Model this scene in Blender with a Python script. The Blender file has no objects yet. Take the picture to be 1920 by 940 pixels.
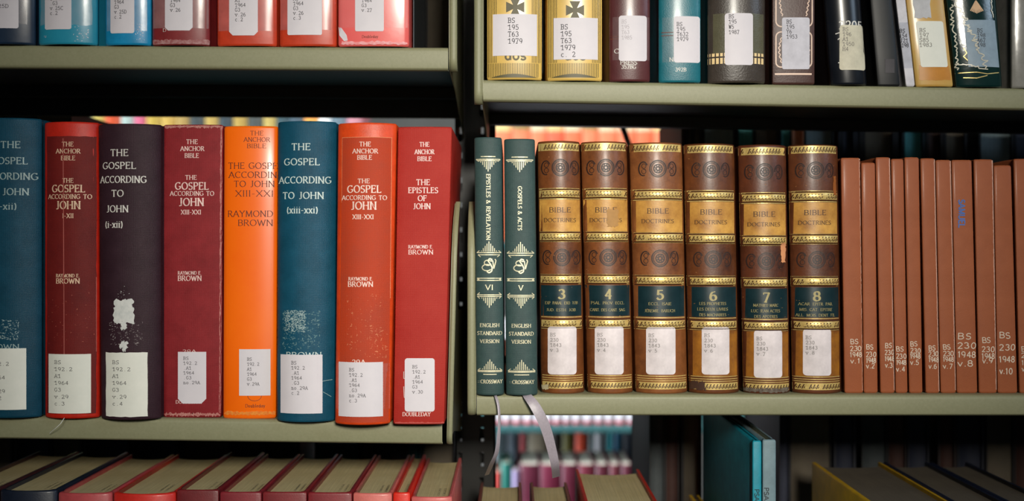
import bpy, math, random
from mathutils import Vector
R = random.Random(7)
SC = bpy.context.scene
COL = SC.collection
# ------------------------------------------------------------------ camera
D = 0.90; F = 2070.0; K = D / F          # camera stands 0.9 m before the shelf fronts (plane y = 0)
cam = bpy.data.objects.new('camera', bpy.data.cameras.new('camera')); COL.objects.link(cam)
cam.location = (0, -D, 0); cam.rotation_euler = (math.pi/2, 0, 0)
cam.data.sensor_width = 36; cam.data.lens = 36*F/1920; cam.data.clip_start = .02
cam.data.dof.use_dof = True; cam.data.dof.focus_distance = D + .002; cam.data.dof.aperture_fstop = 4.0
SC.camera = cam
# ------------------------------------------------------------------ world, lamps, exposure
w = bpy.data.worlds.new('world'); SC.world = w; w.use_nodes = True
w.node_tree.nodes['Background'].inputs[0].default_value = (.72, .86, 1, 1)
w.node_tree.nodes['Background'].inputs[1].default_value = .03
def area(name, loc, target, sx, sy, power, col, spread=180):
    l = bpy.data.lights.new(name, 'AREA'); l.shape = 'RECTANGLE'; l.size = sx; l.size_y = sy; l.energy = power; l.color = col; l.spread = math.radians(spread)
    o = bpy.data.objects.new(name, l); COL.objects.link(o); o.location = loc
    o.rotation_euler = (Vector(target)-Vector(loc)).to_track_quat('-Z', 'Y').to_euler(); return o
area('ceiling_lamp_front', (.26, -1.88, .47), (.02, 0, .0), .32, .26, 2.35, (1, .95, .84), 37)
area('window_daylight', (1.9, -1.3, .95), (.0, 0, .0), .8, .7, .8, (.62, .8, 1), 44)
area('ceiling_lamp_far_aisle', (.1, .72, 1.15), (.05, 1.65, -.1), 1.8, .3, 27, (.93, .96, 1), 120)
area('added_fill_far_aisle_end', (-2.5, .95, -.1), (.1, 1.85, -.45), .8, .8, 20, (.8, .92, 1), 50)  # added light to brighten the far books; no window is seen there
SC.view_settings.view_transform = 'Standard'; SC.view_settings.look = 'None'
SC.view_settings.gamma = 1; SC.view_settings.use_curve_mapping = False
SC.view_settings.exposure = -0.24
# ------------------------------------------------------------------ helpers
def lin(c): 
    c /= 255.0
    return c/12.92 if c <= .04045 else ((c+.055)/1.055)**2.4
def rgb(r, g, b): return (lin(r), lin(g), lin(b), 1)
def mat(name, col, rough=.55, metal=0, kind='plain', col2=None, scale=60, amount=.5, bump=.0, bscale=900, coat=0, alpha=1, spec=.5, stretch=None):
    m = bpy.data.materials.new(name); m.use_nodes = True
    nt = m.node_tree; N = nt.nodes; L = nt.links; b = N['Principled BSDF']
    b.inputs['Roughness'].default_value = rough; b.inputs['Metallic'].default_value = metal
    b.inputs['Coat Weight'].default_value = coat; b.inputs['Coat Roughness'].default_value = .18
    b.inputs['Alpha'].default_value = alpha; b.inputs['Specular IOR Level'].default_value = spec
    tc = N.new('ShaderNodeTexCoord'); mp = N.new('ShaderNodeMapping')
    L.new(tc.outputs['Object'], mp.inputs[0])
    if stretch: mp.inputs['Scale'].default_value = stretch
    n = N.new('ShaderNodeTexNoise'); n.inputs['Scale'].default_value = scale; n.inputs['Detail'].default_value = 8; n.inputs['Roughness'].default_value = .68
    L.new(mp.outputs[0], n.inputs['Vector'])
    cr = N.new('ShaderNodeValToRGB'); cr.color_ramp.elements[0].position = .5-.22; cr.color_ramp.elements[1].position = .5+.22
    if col2 is None:
        col2 = tuple(min(1, c*1.22+.004) for c in col[:3])+(1,); col1 = tuple(c*.82 for c in col[:3])+(1,)
    else: col1 = col
    cr.color_ramp.elements[0].color = col1; cr.color_ramp.elements[1].color = col2
    L.new(n.outputs[0], cr.inputs[0]); out = cr.outputs[0]
    if kind == 'cloth':      # woven threads in colour and relief
        prev = None
        for ax, sc in (('X', 1000), ('Z', 1100)):
            wv = N.new('ShaderNodeTexWave'); wv.wave_type = 'BANDS'; wv.bands_direction = ax; wv.inputs['Scale'].default_value = sc/6.28*2
            wv.inputs['Distortion'].default_value = 3.5; wv.inputs['Detail'].default_value = 3; wv.inputs['Detail Scale'].default_value = 1.5
            L.new(mp.outputs[0], wv.inputs['Vector'])
            if prev is None: prev = wv
            else:
                ad = N.new('ShaderNodeMath'); ad.operation = 'ADD'; L.new(prev.outputs['Fac'], ad.inputs[0]); L.new(wv.outputs['Fac'], ad.inputs[1])
        mx = N.new('ShaderNodeMixRGB'); mx.blend_type = 'MULTIPLY'; mx.inputs[0].default_value = .3
        mr = N.new('ShaderNodeMapRange'); mr.inputs[2].default_value = 2; mr.inputs[3].default_value = .45; mr.inputs[4].default_value = 1.35; mr.clamp = False
        L.new(ad.outputs[0], mr.inputs[0]); L.new(out, mx.inputs[1]); L.new(mr.outputs[0], mx.inputs[2]); out = mx.outputs[0]
        bp = N.new('ShaderNodeBump'); bp.inputs['Strength'].default_value = .35; bp.inputs['Distance'].default_value = .0002
        L.new(ad.outputs[0], bp.inputs['Height']); L.new(bp.outputs[0], b.inputs['Normal'])
    elif kind == 'pages':
        wv = N.new('ShaderNodeTexNoise'); wv.inputs['Scale'].default_value = 1; wv.inputs['Detail'].default_value = 4
        m2 = N.new('ShaderNodeMapping'); m2.inputs['Scale'].default_value = (2600, 12, 12); L.new(tc.outputs['Object'], m2.inputs[0]); L.new(m2.outputs[0], wv.inputs['Vector'])
        mr = N.new('ShaderNodeMapRange'); mr.inputs[1].default_value = .3; mr.inputs[2].default_value = .7; mr.inputs[3].default_value = .72; mr.inputs[4].default_value = 1.08
        mx = N.new('ShaderNodeMixRGB'); mx.blend_type = 'MULTIPLY'; mx.inputs[0].default_value = 1
        L.new(wv.outputs[0], mr.inputs[0]); L.new(out, mx.inputs[1]); L.new(mr.outputs[0], mx.inputs[2]); out = mx.outputs[0]
    elif bump:
        n2 = N.new('ShaderNodeTexNoise'); n2.inputs['Scale'].default_value = bscale; n2.inputs['Detail'].default_value = 4
        L.new(tc.outputs['Object'], n2.inputs['Vector'])
        bp = N.new('ShaderNodeBump'); bp.inputs['Strength'].default_value = bump; bp.inputs['Distance'].default_value = .0004
        L.new(n2.outputs[0], bp.inputs['Height']); L.new(bp.outputs[0], b.inputs['Normal'])
    L.new(out, b.inputs['Base Color'])
    return m
class MB:
    def __init__(s): s.v = []; s.f = []
    def quadstrip(s, rows, closed=False):
        b = len(s.v); n = len(rows[0])
        for r in rows: s.v += [tuple(p) for p in r]
        for i in range(len(rows)-1):
            for j in range(n if closed else n-1):
                k = (j+1) % n
                s.f.append((b+i*n+j, b+i*n+k, b+(i+1)*n+k, b+(i+1)*n+j))
    def box(s, x0, x1, y0, y1, z0, z1, dz=0):     # dz: how much lower the right end sits
        b = len(s.v)
        for x in (x0, x1):
            d = 0 if x == x0 else dz
            for y in (y0, y1):
                for z in (z0, z1): s.v.append((x, y, z-d))
        for q in ((0,1,3,2),(4,6,7,5),(0,4,5,1),(2,3,7,6),(0,2,6,4),(1,5,7,3)): s.f.append(tuple(b+i for i in q))
    def build(s, name, m, parent=None, smooth=35, bevel=0):
        me = bpy.data.meshes.new(name); off = parent_loc(parent)
        me.from_pydata([(x-off[0], y-off[1], z-off[2]) for x, y, z in s.v], [], s.f); me.validate(); me.update()
        if smooth: me.shade_smooth(); me.set_sharp_from_angle(angle=math.radians(smooth))
        me.materials.append(m)
        o = bpy.data.objects.new(name, me); COL.objects.link(o)
        if parent: o.parent = parent
        if bevel:
            md = o.modifiers.new('bevel', 'BEVEL'); md.width = bevel; md.segments = 3; md.limit_method = 'ANGLE'
        return o
LOC = {}
def parent_loc(p):
    if p is None: return (0, 0, 0)
    q = (0, 0, 0)
    while p is not None:
        l = LOC.get(p.name, (0, 0, 0)); q = (q[0]+l[0], q[1]+l[1], q[2]+l[2]); p = p.parent
    return q
def thing(name, loc, label, cat, group=None):
    o = bpy.data.objects.new(name, None); o.empty_display_size = .02; COL.objects.link(o); o.location = loc; LOC[o.name] = tuple(loc)
    o['label'] = label; o['category'] = cat
    if group: o['group'] = group
    return o
def wx(px, y=0): return (px-960)*(D+y)/F
def wz(py, y=0): return (470-py)*(D+y)/F
# ------------------------------------------------------------------ stroke lettering
def arc(cx, cy, rx, ry, a0, a1, n=9):
    return [(cx+rx*math.cos(math.radians(a0+(a1-a0)*i/n)), cy+ry*math.sin(math.radians(a0+(a1-a0)*i/n))) for i in range(n+1)]
A_ = arc
G = {
'A': (.74, [[(0,0),(.37,1)],[(.37,1),(.74,0)],[(.13,.34),(.61,.34)]]),
'B': (.6, [[(.08,0),(.08,1)],[(.08,1),(.3,1)]+A_(.3,.76,.24,.24,90,-90)[1:]+[(.08,.52)],[(.3,.52)]+A_(.32,.26,.27,.26,90,-90)+[(.08,0)]]),
'C': (.7, [A_(.4,.5,.38,.5,48,312,14)]),
'D': (.74, [[(.08,0),(.08,1)],[(.08,1),(.3,1)]+A_(.3,.5,.42,.5,90,-90,12)+[(.08,0)]]),
'E': (.58, [[(.08,0),(.08,1)],[(.08,1),(.54,1)],[(.08,.52),(.44,.52)],[(.08,0),(.56,0)]]),
'F': (.56, [[(.08,0),(.08,1)],[(.08,1),(.54,1)],[(.08,.52),(.44,.52)]]),
'G': (.76, [A_(.4,.5,.38,.5,48,325,14)+[(.7,.42)],[(.5,.44),(.76,.44)]]),
'H': (.76, [[(.08,0),(.08,1)],[(.68,0),(.68,1)],[(.08,.52),(.68,.52)]]),
'I': (.2, [[(.1,0),(.1,1)]]),
'J': (.42, [[(.3,1),(.3,.2)]+A_(.14,.14,.16,.16,0,-120,6)]),
'K': (.7, [[(.08,0),(.08,1)],[(.64,1),(.12,.45)],[(.26,.6),(.68,0)]]),
'L': (.56, [[(.08,0),(.08,1)],[(.08,0),(.54,0)]]),
'M': (.9, [[(.08,0),(.12,1)],[(.12,1),(.45,.05)],[(.45,.05),(.78,1)],[(.78,1),(.82,0)]]),
'N': (.76, [[(.08,0),(.08,1)],[(.08,1),(.68,0)],[(.68,0),(.68,1)]]),
'O': (.8, [A_(.4,.5,.38,.5,0,360,20)]),
'P': (.58, [[(.08,0),(.08,1)],[(.08,1),(.3,1)]+A_(.3,.74,.25,.26,90,-90)+[(.08,.48)]]),
'Q': (.8, [A_(.4,.5,.38,.5,0,360,20),[(.45,.2),(.75,-.15)]]),
'R': (.66, [[(.08,0),(.08,1)],[(.08,1),(.3,1)]+A_(.3,.75,.24,.25,90,-90)+[(.08,.5)],[(.3,.5),(.64,0)]]),
'S': (.52, [A_(.27,.74,.22,.25,35,235,9)+A_(.25,.25,.24,.26,75,-145,10)]),
'T': (.66, [[(.33,0),(.33,1)],[(.02,1),(.64,1)]]),
'U': (.74, [[(.08,1),(.08,.3)]+A_(.37,.3,.29,.3,180,360,10)+[(.66,1)]]),
'V': (.72, [[(.02,1),(.36,0)],[(.36,0),(.7,1)]]),
'W': (1.0, [[(.02,1),(.27,0)],[(.27,0),(.5,.9)],[(.5,.9),(.73,0)],[(.73,0),(.98,1)]]),
'X': (.7, [[(.04,1),(.66,0)],[(.66,1),(.04,0)]]),
'Y': (.68, [[(.02,1),(.34,.5)],[(.66,1),(.34,.5)],[(.34,.5),(.34,0)]]),
'0': (.58, [A_(.29,.5,.25,.5,0,360,16)]),
'1': (.4, [[(.08,.8),(.22,1),(.22,0)]]),
'2': (.56, [A_(.27,.74,.23,.26,160,-30,8)+[(.06,0),(.52,0)]]),
'3': (.54, [A_(.25,.76,.21,.24,150,-80,8)+A_(.25,.27,.25,.27,80,-150,9)]),
'4': (.6, [[(.42,0),(.42,1),(.04,.3),(.58,.3)]]),
'5': (.54, [[(.48,1),(.12,1),(.09,.55)]+A_(.25,.31,.25,.31,115,-150,10)]),
'6': (.56, [[(.44,.96)]+A_(.3,.3,.26,.62,110,180,5)+A_(.29,.29,.24,.29,180,540,14)]),
'7': (.54, [[(.04,1),(.5,1),(.2,0)]]),
'8': (.54, [A_(.27,.76,.2,.24,-90,270,14),A_(.27,.27,.24,.27,90,450,14)]),
'9': (.56, [A_(.28,.7,.24,.3,0,360,14)+A_(.28,.7,.24,.66,0,-80,5)]),
'&': (.8, [[(.76,.0),(.2,.72)]+A_(.33,.82,.14,.18,190,-20,7)+[(.1,.35)]+A_(.3,.22,.24,.22,150,330,7)+[(.72,.45)]]),
'.': (.22, [[(.08,.03),(.14,.03)]]), '-': (.36, [[(.04,.4),(.32,.4)]]), ':': (.3, [[(.08,.2),(.14,.2)],[(.08,.6),(.14,.6)]]),
'(': (.32, [A_(.42,.42,.3,.62,125,235,7)]), ')': (.32, [A_(-.1,.42,.3,.62,55,-55,7)]), ' ': (.34, []),
'v': (.5, [[(.03,.66),(.25,0)],[(.25,0),(.47,.66)]]), 'c': (.46, [A_(.26,.33,.21,.33,50,310,10)]),
'n': (.56, [[(.1,0),(.1,.66)],[(.1,.44)]+A_(.28,.44,.17,.21,140,0,6)+[(.45,0)]]), 'o': (.5, [A_(.25,.33,.21,.33,0,360,12)]),
'i': (.24, [[(.12,0),(.12,.66)],[(.1,.92),(.15,.92)]]), 'x': (.52, [[(.04,.66),(.48,0)],[(.48,.66),(.04,0)]]),
'd': (.54, [A_(.24,.33,.2,.33,0,360,12),[(.46,0),(.46,1)]]), 'b': (.54, [A_(.3,.33,.2,.33,0,360,12),[(.08,0),(.08,1)]]),
'u': (.56, [[(.1,.66),(.1,.25)]+A_(.28,.22,.17,.22,180,360,6)+[(.45,.66)],[(.45,.5),(.45,0)]]), 'l': (.24, [[(.12,0),(.12,1)]]),
'e': (.5, [[(.06,.36),(.45,.36)]+A_(.25,.33,.2,.33,5,310,11)]), 'a': (.5, [A_(.23,.3,.19,.3,0,360,12),[(.43,0),(.43,.62)]]),
's': (.42, [A_(.22,.49,.17,.17,35,235,8)+A_(.2,.17,.18,.17,75,-145,9)]),
'y': (.5, [[(.03,.66),(.25,.02)],[(.47,.66),(.16,-.3)]]),
}
# style: (thick, thin, serif length, letter gap, pen angle)
ST = {'roman': (.15, .062, .22, .15, 12), 'bold': (.185, .085, .23, .17, 12), 'type': (.125, .11, .26, .0, 0), 'hand': (.16, .14, 0, .14, 20), 'sans': (.2, .2, 0, .12, 0), 'fat': (.26, .09, .3, .1, 12)}
def near(p, q): return abs(p[0]-q[0])+abs(p[1]-q[1]) < .03
def text_quads(text, x0, x1, yc, h, style='roman', jit=0):
    """quads in photo-pixel space (y down): text fitted between x0 and x1, cap height h, centred on yc"""
    thick, thin, sl, gap, pen = ST[style]
    glyphs = []; cx = 0
    for ch in text:
        gw, strokes = G[ch]
        if style == 'type':
            sc = .5/max(gw, .4) if ch not in 'I.:' else 1
            adv = .66; o = cx + (adv-gw*sc)/2
        else: sc = 1; adv = gw+gap; o = cx
        glyphs.append((ch, o, sc)); cx += adv
    cx -= 0 if style == 'type' else gap
    sx = (x1-x0)/cx if x1 else h
    out = []; pn = (math.cos(math.radians(pen)), math.sin(math.radians(pen)))
    def seg(a, b, wa, wb):     # widths in cap-height units; isotropic pen in pixel space
        ax, ay = x0+a[0]*sx, yc+h/2-a[1]*h; bx, by = x0+b[0]*sx, yc+h/2-b[1]*h
        dx, dy = bx-ax, by-ay; l = math.hypot(dx, dy) or 1; nx, ny = -dy/l, dx/l; e = .25*min(wa, wb)*h/l
        ax -= dx*e; ay -= dy*e; bx += dx*e; by += dy*e
        out.append(((ax+nx*wa*h/2, ay+ny*wa*h/2), (ax-nx*wa*h/2, ay-ny*wa*h/2), (bx-nx*wb*h/2, by-ny*wb*h/2), (bx+nx*wb*h/2, by+ny*wb*h/2)))
    for ch, o, sc in glyphs:
        jx, jy = (R.uniform(-jit, jit), R.uniform(-jit, jit)) if jit else (0, 0)
        sh = R.uniform(-jit, jit)*1.5 if jit else 0
        strokes = G[ch][1]
        ends = [p for s in strokes for p in (s[0], s[-1])]
        for s in strokes:
            pts = [(o+sc*(x+sh*y)+jx, y+jy) for x, y in s]
            for a, b in zip(pts, pts[1:]):
                dx, dy = (b[0]-a[0])*sx, (b[1]-a[1])*h; l = math.hypot(dx, dy)
                if l < 1e-6: continue
                wdt = thin+(thick-thin)*abs(dx/l*pn[1]-dy/l*pn[0])**1.3
                seg(a, b, wdt, wdt)
            if sl and ch not in '.:-()&O0689Q':
                for (p, q, P) in ((s[0], s[1], pts[0]), (s[-1], s[-2], pts[-1])):
                    dx, dy = p[0]-q[0], p[1]-q[1]
                    joined = sum(near(p, e) for e in ends) > 1
                    if abs(dy) > abs(dx)*1.1 and (abs(p[1]) < .02 or p[1] > .6) and len(s) <= 3 or (ch in 'JUnu' and abs(dx) < .01 and abs(dy) > .1):
                        if joined and abs(dx) > .02: continue
                        hw = sl/2*h/sx if style != 'type' else sl/2*sc*1.1
                        seg((P[0]-hw, P[1]), (P[0]+hw, P[1]), thin, thin)
                    elif abs(dx) > abs(dy)*1.5 and not joined and ch in 'EFLTZ27':
                        d = -1 if p[1] > .9 or p[1] == .3 else 1
                        seg((P[0], P[1]), (P[0], P[1]+d*sl*.55), thin*1.2, thin*1.2)
                    elif ch in 'CGS' and len(s) > 6:
                        d = 1 if p[1] > .5 else -1
                        seg((P[0], P[1]-.02), (P[0], P[1]+d*.14), thin*1.1, thin*1.1)
    return out
def vtext_quads(text, xc, y0, y1, h, style='roman'):        # reads downwards, letters turned clockwise
    q = text_quads(text, 0, y1-y0, 0, h, style)
    return [tuple((xc-y, y0+x) for x, y in r) for r in q]
def line_quads(x0, y0, x1, y1, t):
    dx, dy = x1-x0, y1-y0; l = math.hypot(dx, dy); n = max(1, int(l/6)); nx, ny = -dy/l*t/2, dx/l*t/2; o = []
    for i in range(n):
        a, b = i/n, (i+1)/n; ax, ay, bx, by = x0+dx*a, y0+dy*a, x0+dx*b, y0+dy*b
        o.append(((ax+nx, ay+ny), (ax-nx, ay-ny), (bx-nx, by-ny), (bx+nx, by+ny)))
    return o
def poly_quads(pts, t):
    o = []
    for a, b in zip(pts, pts[1:]): o += line_quads(a[0], a[1], b[0], b[1], t)
    return o
# ------------------------------------------------------------------ book
PAGE = mat('aged_page_edges', rgb(205, 186, 132), .8, kind='pages', col2=rgb(222, 206, 158), scale=25)
PAGE_W = mat('white_page_edges', rgb(225, 215, 195), .8, kind='pages', col2=rgb(235, 228, 212), scale=25)
PAGE_D = mat('page_edges_painted_shade', rgb(96, 86, 74), .85, kind='pages', col2=rgb(112, 102, 86), scale=25)  # cream pages in shadow: the shade is put into the grey colour
LABEL = mat('label_paper', rgb(211, 206, 213), .55, col2=rgb(221, 215, 221), scale=40)
LABEL_O = mat('aged_label_paper', rgb(226, 228, 218), .6, col2=rgb(238, 238, 228), scale=60)
INK = mat('typed_ink', rgb(58, 58, 66), .7)
INK_F = mat('faded_ink', rgb(118, 114, 112), .7)
class Book:
    def __init__(s, label, e, yt, zb, y0, cov, bulge=0., depth=.165, page=PAGE, cat='book', group=None, name='book', ribs=(), hinge=True, board=.0028, pages=True, ext=None, flip=False, top_inset=.0035, skip_cover=False):
        """e = (left,right) at top and bottom in photo pixels at depth y0; zb = shelf height under it"""
        tl, tr, bl, br = e
        s.y0, s.bulge, s.depth = y0, bulge, depth
        kk = (D+y0)/F; s.kk = kk
        s.zb = zb; s.zt = wz(yt, y0) if ext is None else zb+ext
        zt_ref = wz(yt, y0)
        # edges extrapolated linearly from the seen stretch to the whole height
        sb = s.zb; rng = max(zt_ref-sb, 1e-4)
        f = (s.zt-sb)/rng
        s.xl0, s.xr0 = (bl-960)*kk, (br-960)*kk
        s.xl1, s.xr1 = s.xl0+((tl-960)*kk-s.xl0)*f, s.xr0+((tr-960)*kk-s.xr0)*f
        s.ribs = ribs
        s.root = thing(name, ((s.xl0+s.xr0)/2, y0+depth/2, zb), label, cat, group)
        s.board = board
        s.flip = flip
        mb = MB(); s.cover_mesh(mb, hinge, ribs); s.cover = mb.build('cover', cov, s.root, 40)
        if pages:
            mb = MB(); s.pages_mesh(mb, top_inset); s.pages = mb.build('page_block', page, s.root, 40)
    def X(s, sg, v):      # sg in [-1,1] across, v in [0,1] up
        l = s.xl0+(s.xl1-s.xl0)*v; r = s.xr0+(s.xr1-s.xr0)*v
        return (l+r)/2+(r-l)/2*sg
    def prof(s, sg):      # y of the spine surface
        a = min(1, abs(sg))
        return s.y0 - s.bulge*(1-a**2.3) + (.0012*((a-.94)/.06)**2 if a > .94 else 0)
    def fy(s, y): return y if not s.flip else 2*s.y0+s.depth-y
    def rib(s, z):
        o = 0
        for zc, hh, am in s.ribs:
            t = abs(z-zc)/hh
            if t < 1: o = max(o, am*math.sqrt(1-t*t))
        return o
    def cover_mesh(s, mb, hinge, ribs):
        d = s.depth; H = s.zt-s.zb; t = s.board
        zs = [0, .0006, .0018]
        if ribs:
            for zc, hh, am in ribs: zs += [zc-s.zb+hh*q for q in (-1, -.86, -.5, 0, .5, .86, 1)]
        else: zs += [H*.25, H*.5, H*.75]
        zs += [H-.0018, H-.0006, H]; zs = sorted(zs)
        ss = [-1+2*i/14 for i in range(15)]; ss = sorted(set(ss+[-.97, .97]))
        rows = []
        for z in zs:
            v = z/H; wd = s.X(1, v)-s.X(-1, v); e = .0010 if z in (zs[0], zs[-1]) else (.0003 if z in (zs[1], zs[-2]) else 0)
            g = .0011 if hinge else 0; yr = s.prof(1)
            outer = [(-1, d, 0), (-1, .012, 0), (-1, .0085, g), (-1, .005, g), (-1, .0025, 0)]
            row = []
            for sg, dy, ins in outer: row.append((s.X(-1, v)+ins+e, s.fy(s.y0+dy+(yr-s.y0)*0), z+s.zb))
            for q in ss:
                rb = s.rib(z+s.zb)*(1-abs(q)**6)
                row.append((s.X(q, v)+(e if q < 0 else -e)*abs(q), s.fy(s.prof(q)+e-rb), z+s.zb))
            for sg, dy, ins in reversed(outer): row.append((s.X(1, v)-ins-e, s.fy(s.y0+dy), z+s.zb))
            # inner side, back to the start
            row.append((s.X(1, v)-t, s.fy(s.y0+d), z+s.zb)); row.append((s.X(1, v)-t, s.fy(s.y0+.004), z+s.zb))
            for q in (.8, .4, 0, -.4, -.8):
                row.append((s.X(q, v)*1+(-t*.6 if q > 0 else t*.6 if q < 0 else 0), s.fy(s.prof(q)+.0018), z+s.zb))
            row.append((s.X(-1, v)+t, s.fy(s.y0+.004), z+s.zb)); row.append((s.X(-1, v)+t, s.fy(s.y0+d), z+s.zb))
            rows.append(row)
        b = len(mb.v); mb.quadstrip(rows, True); n = len(rows[0])
        no = 10+len(ss)
        for base in (b, b+(len(rows)-1)*n):       # rims: join outer and inner outline
            inn = list(range(base+no, base+n)); out = list(range(base, base+no))
            # left board rim, spine rim, right board rim
            i9 = inn[::-1]                        # from left-back to right-back
            k = len(ss); step = [0]+[5+round(j*(k-1)/6) for j in range(7)]+[no-1]
            for a in range(len(step)-1):
                seg = out[step[a]:step[a+1]+1]
                mb.f.append(tuple(seg+[i9[a+1], i9[a]]) if i9[a] != i9[a+1] else tuple(seg+[i9[a]]))
    def pages_mesh(s, mb, ti):
        H = s.zt-s.zb; t = s.board+.0001; ss = [-1+2*i/10 for i in range(11)]
        rows = []
        for z in (.003, H-ti):
            v = z/H; l, r = s.X(-1, v)+t, s.X(1, v)-t
            fr = [((l+r)/2+(r-l)/2*q, s.fy(s.prof(q*.96)+.0028), z+s.zb) for q in ss]
            bk = [((l+r)/2+(r-l)/2*q, s.fy(s.y0+s.depth-.004-min(.008, (r-l)*.16)*(1-q*q)), z+s.zb) for q in reversed(ss)]
            rows.append(fr+bk)
        b = len(mb.v); mb.quadstrip(rows, True); n = len(rows[0])
        for base in (b, b+n):
            for j in range(10): mb.f.append((base+j, base+j+1, base+n-2-j, base+n-1-j))
    # ---- things printed on or stuck to the spine, given in photo pixels
    def at(s, px, py, off=.00012, ref=.6):
        yf = s.y0-s.bulge*ref
        x = (px-960)*(D+yf)/F; z = (470-py)*(D+yf)/F
        v = (z-s.zb)/(s.zt-s.zb); c = s.X(0, v); hw = s.X(1, v)-c; q = (x-c)/hw
        q = max(-.995, min(.995, q)); x = c+hw*q
        z = max(s.zb+.0008, min(s.zt-.0008, z))
        return (x, s.prof(q)-s.rib(z)*(1-abs(q)**6)-off, z)
    def quads(s, qs, m, name='title_lettering', parent=None, off=.00014, label=None):
        mb = MB()
        for q in qs:
            b = len(mb.v); mb.v += [s.at(x, y, off) for x, y in q]; mb.f.append(tuple(range(b, b+len(q))))
        o = mb.build(name, m, parent or s.root, 0)
        if label: o['label'] = label
        return o
    def patch(s, x0, x1, y0, y1, m, name, r=0, cut=0, off=.0001, nx=10, ny=None, edge=None, label=None, parent=None, skew=0, thick=.0002):
        """sheet following the spine; r = rounded corners, cut = clipped lower corners, edge = ragged outline"""
        ny = ny or max(3, int((y1-y0)/12)); ys = [y0+(y1-y0)*i/ny for i in range(ny+1)]
        if r: 
            k = [r*(1-math.cos(math.radians(a))) for a in (0, 22, 45, 68, 90)]
            ys = sorted(set([y0+q for q in k]+[y1-q for q in k]+[y for y in ys if y0+r < y < y1-r]))
        if cut: ys = sorted(set(ys+[y1-cut]))
        rows = []; back = []
        for y in ys:
            ins = 0
            if r:
                dd = min(y-y0, y1-y)
                if dd < r: ins = r-math.sqrt(max(0, r*r-(r-dd)**2))
            if cut and y > y1-cut: ins = (y-(y1-cut))
            a, b = x0+ins, x1-ins
            if edge: a += R.uniform(-edge, edge); b += R.uniform(-edge, edge)
            a += skew*(y-y0); b += skew*(y-y0)
            jy = R.uniform(-edge, edge) if edge and y in (ys[0], ys[-1]) else 0
            jj = [(R.uniform(-edge, edge) if edge and y in (ys[0], ys[-1]) else 0) for _ in range(nx+1)]
            rows.append([s.at(a+(b-a)*i/nx, y+jj[i], off+thick) for i in range(nx+1)])
        mb = MB(); mb.quadstrip(rows)
        if thick:      # give the sheet an edge
            ring = rows[0]+[r_[-1] for r_ in rows[1:]]+rows[-1][::-1][1:]+[r_[0] for r_ in rows[::-1][1:-1]]
            mb.quadstrip([ring, [(p[0], p[1]+thick+off*.9, p[2]) for p in ring]], True)
        o = mb.build(name, m, parent or s.root, 30)
        if label: o['label'] = label
        return o
    def call(s, x0, x1, y0, y1, lines, tx, ty, pitch, h=6.5, cw=7.2, r=0, cut=0, m=None, ink=None, edge=None, skew=0, name='call_number_label'):
        p = s.patch(x0, x1, y0, y1, m or LABEL, name, r=r, cut=cut, edge=edge, skew=skew)
        q = []
        for i, t in enumerate(lines):
            if t: q += text_quads(t, tx, tx+cw*len(t), ty+i*pitch, h, 'type')
        if q: s.quads(q, ink or INK, 'typed_lettering', p, off=.00042)
        return p
    def flecks(s, x0, x1, y0, y1, n, m, name, size=(1.5, 5), aspect=.5, dense=0, label=None):
        qs = []
        for _ in range(n):
            cx, cy = R.uniform(x0, x1), R.uniform(y0, y1)
            if dense: cx = (cx+R.gauss((x0+x1)/2, (x1-x0)/5))/2; 
            l = R.uniform(*size); a = R.uniform(-.5, .5)+(math.pi/2 if R.random() < .3 else 0); wd = l*aspect*R.uniform(.3, 1)
            c, sn = math.cos(a), math.sin(a)
            qs.append([(cx+c*u*l/2-sn*t*wd/2, cy+sn*u*l/2+c*t*wd/2) for u, t in ((-1, -.4), (0, -1), (1, -.2), (.6, .8), (-.5, .7))])
        o = s.quads(qs, m, name, label=label, off=.00009); o['kind'] = 'stuff'; return o
# ------------------------------------------------------------------ setting
M_FLOOR = mat('floor_carpet', rgb(62, 58, 56), .9, scale=200)
M_WALL = mat('wall_paint', rgb(205, 205, 200), .8, scale=3)
def structure(name, box, m):
    b = MB(); b.box(*box); o = b.build(name, m, None, 0); o['kind'] = 'structure'; return o
structure('floor', (-3, 3.4, -2.6, 4, -1.34, -1.30), M_FLOOR)
structure('ceiling', (-3, 3.4, -2.6, 4, 1.42, 1.46), M_WALL)
structure('wall_back', (-3, 3.4, 4, 4.1, -1.3, 1.42), M_WALL)
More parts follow.
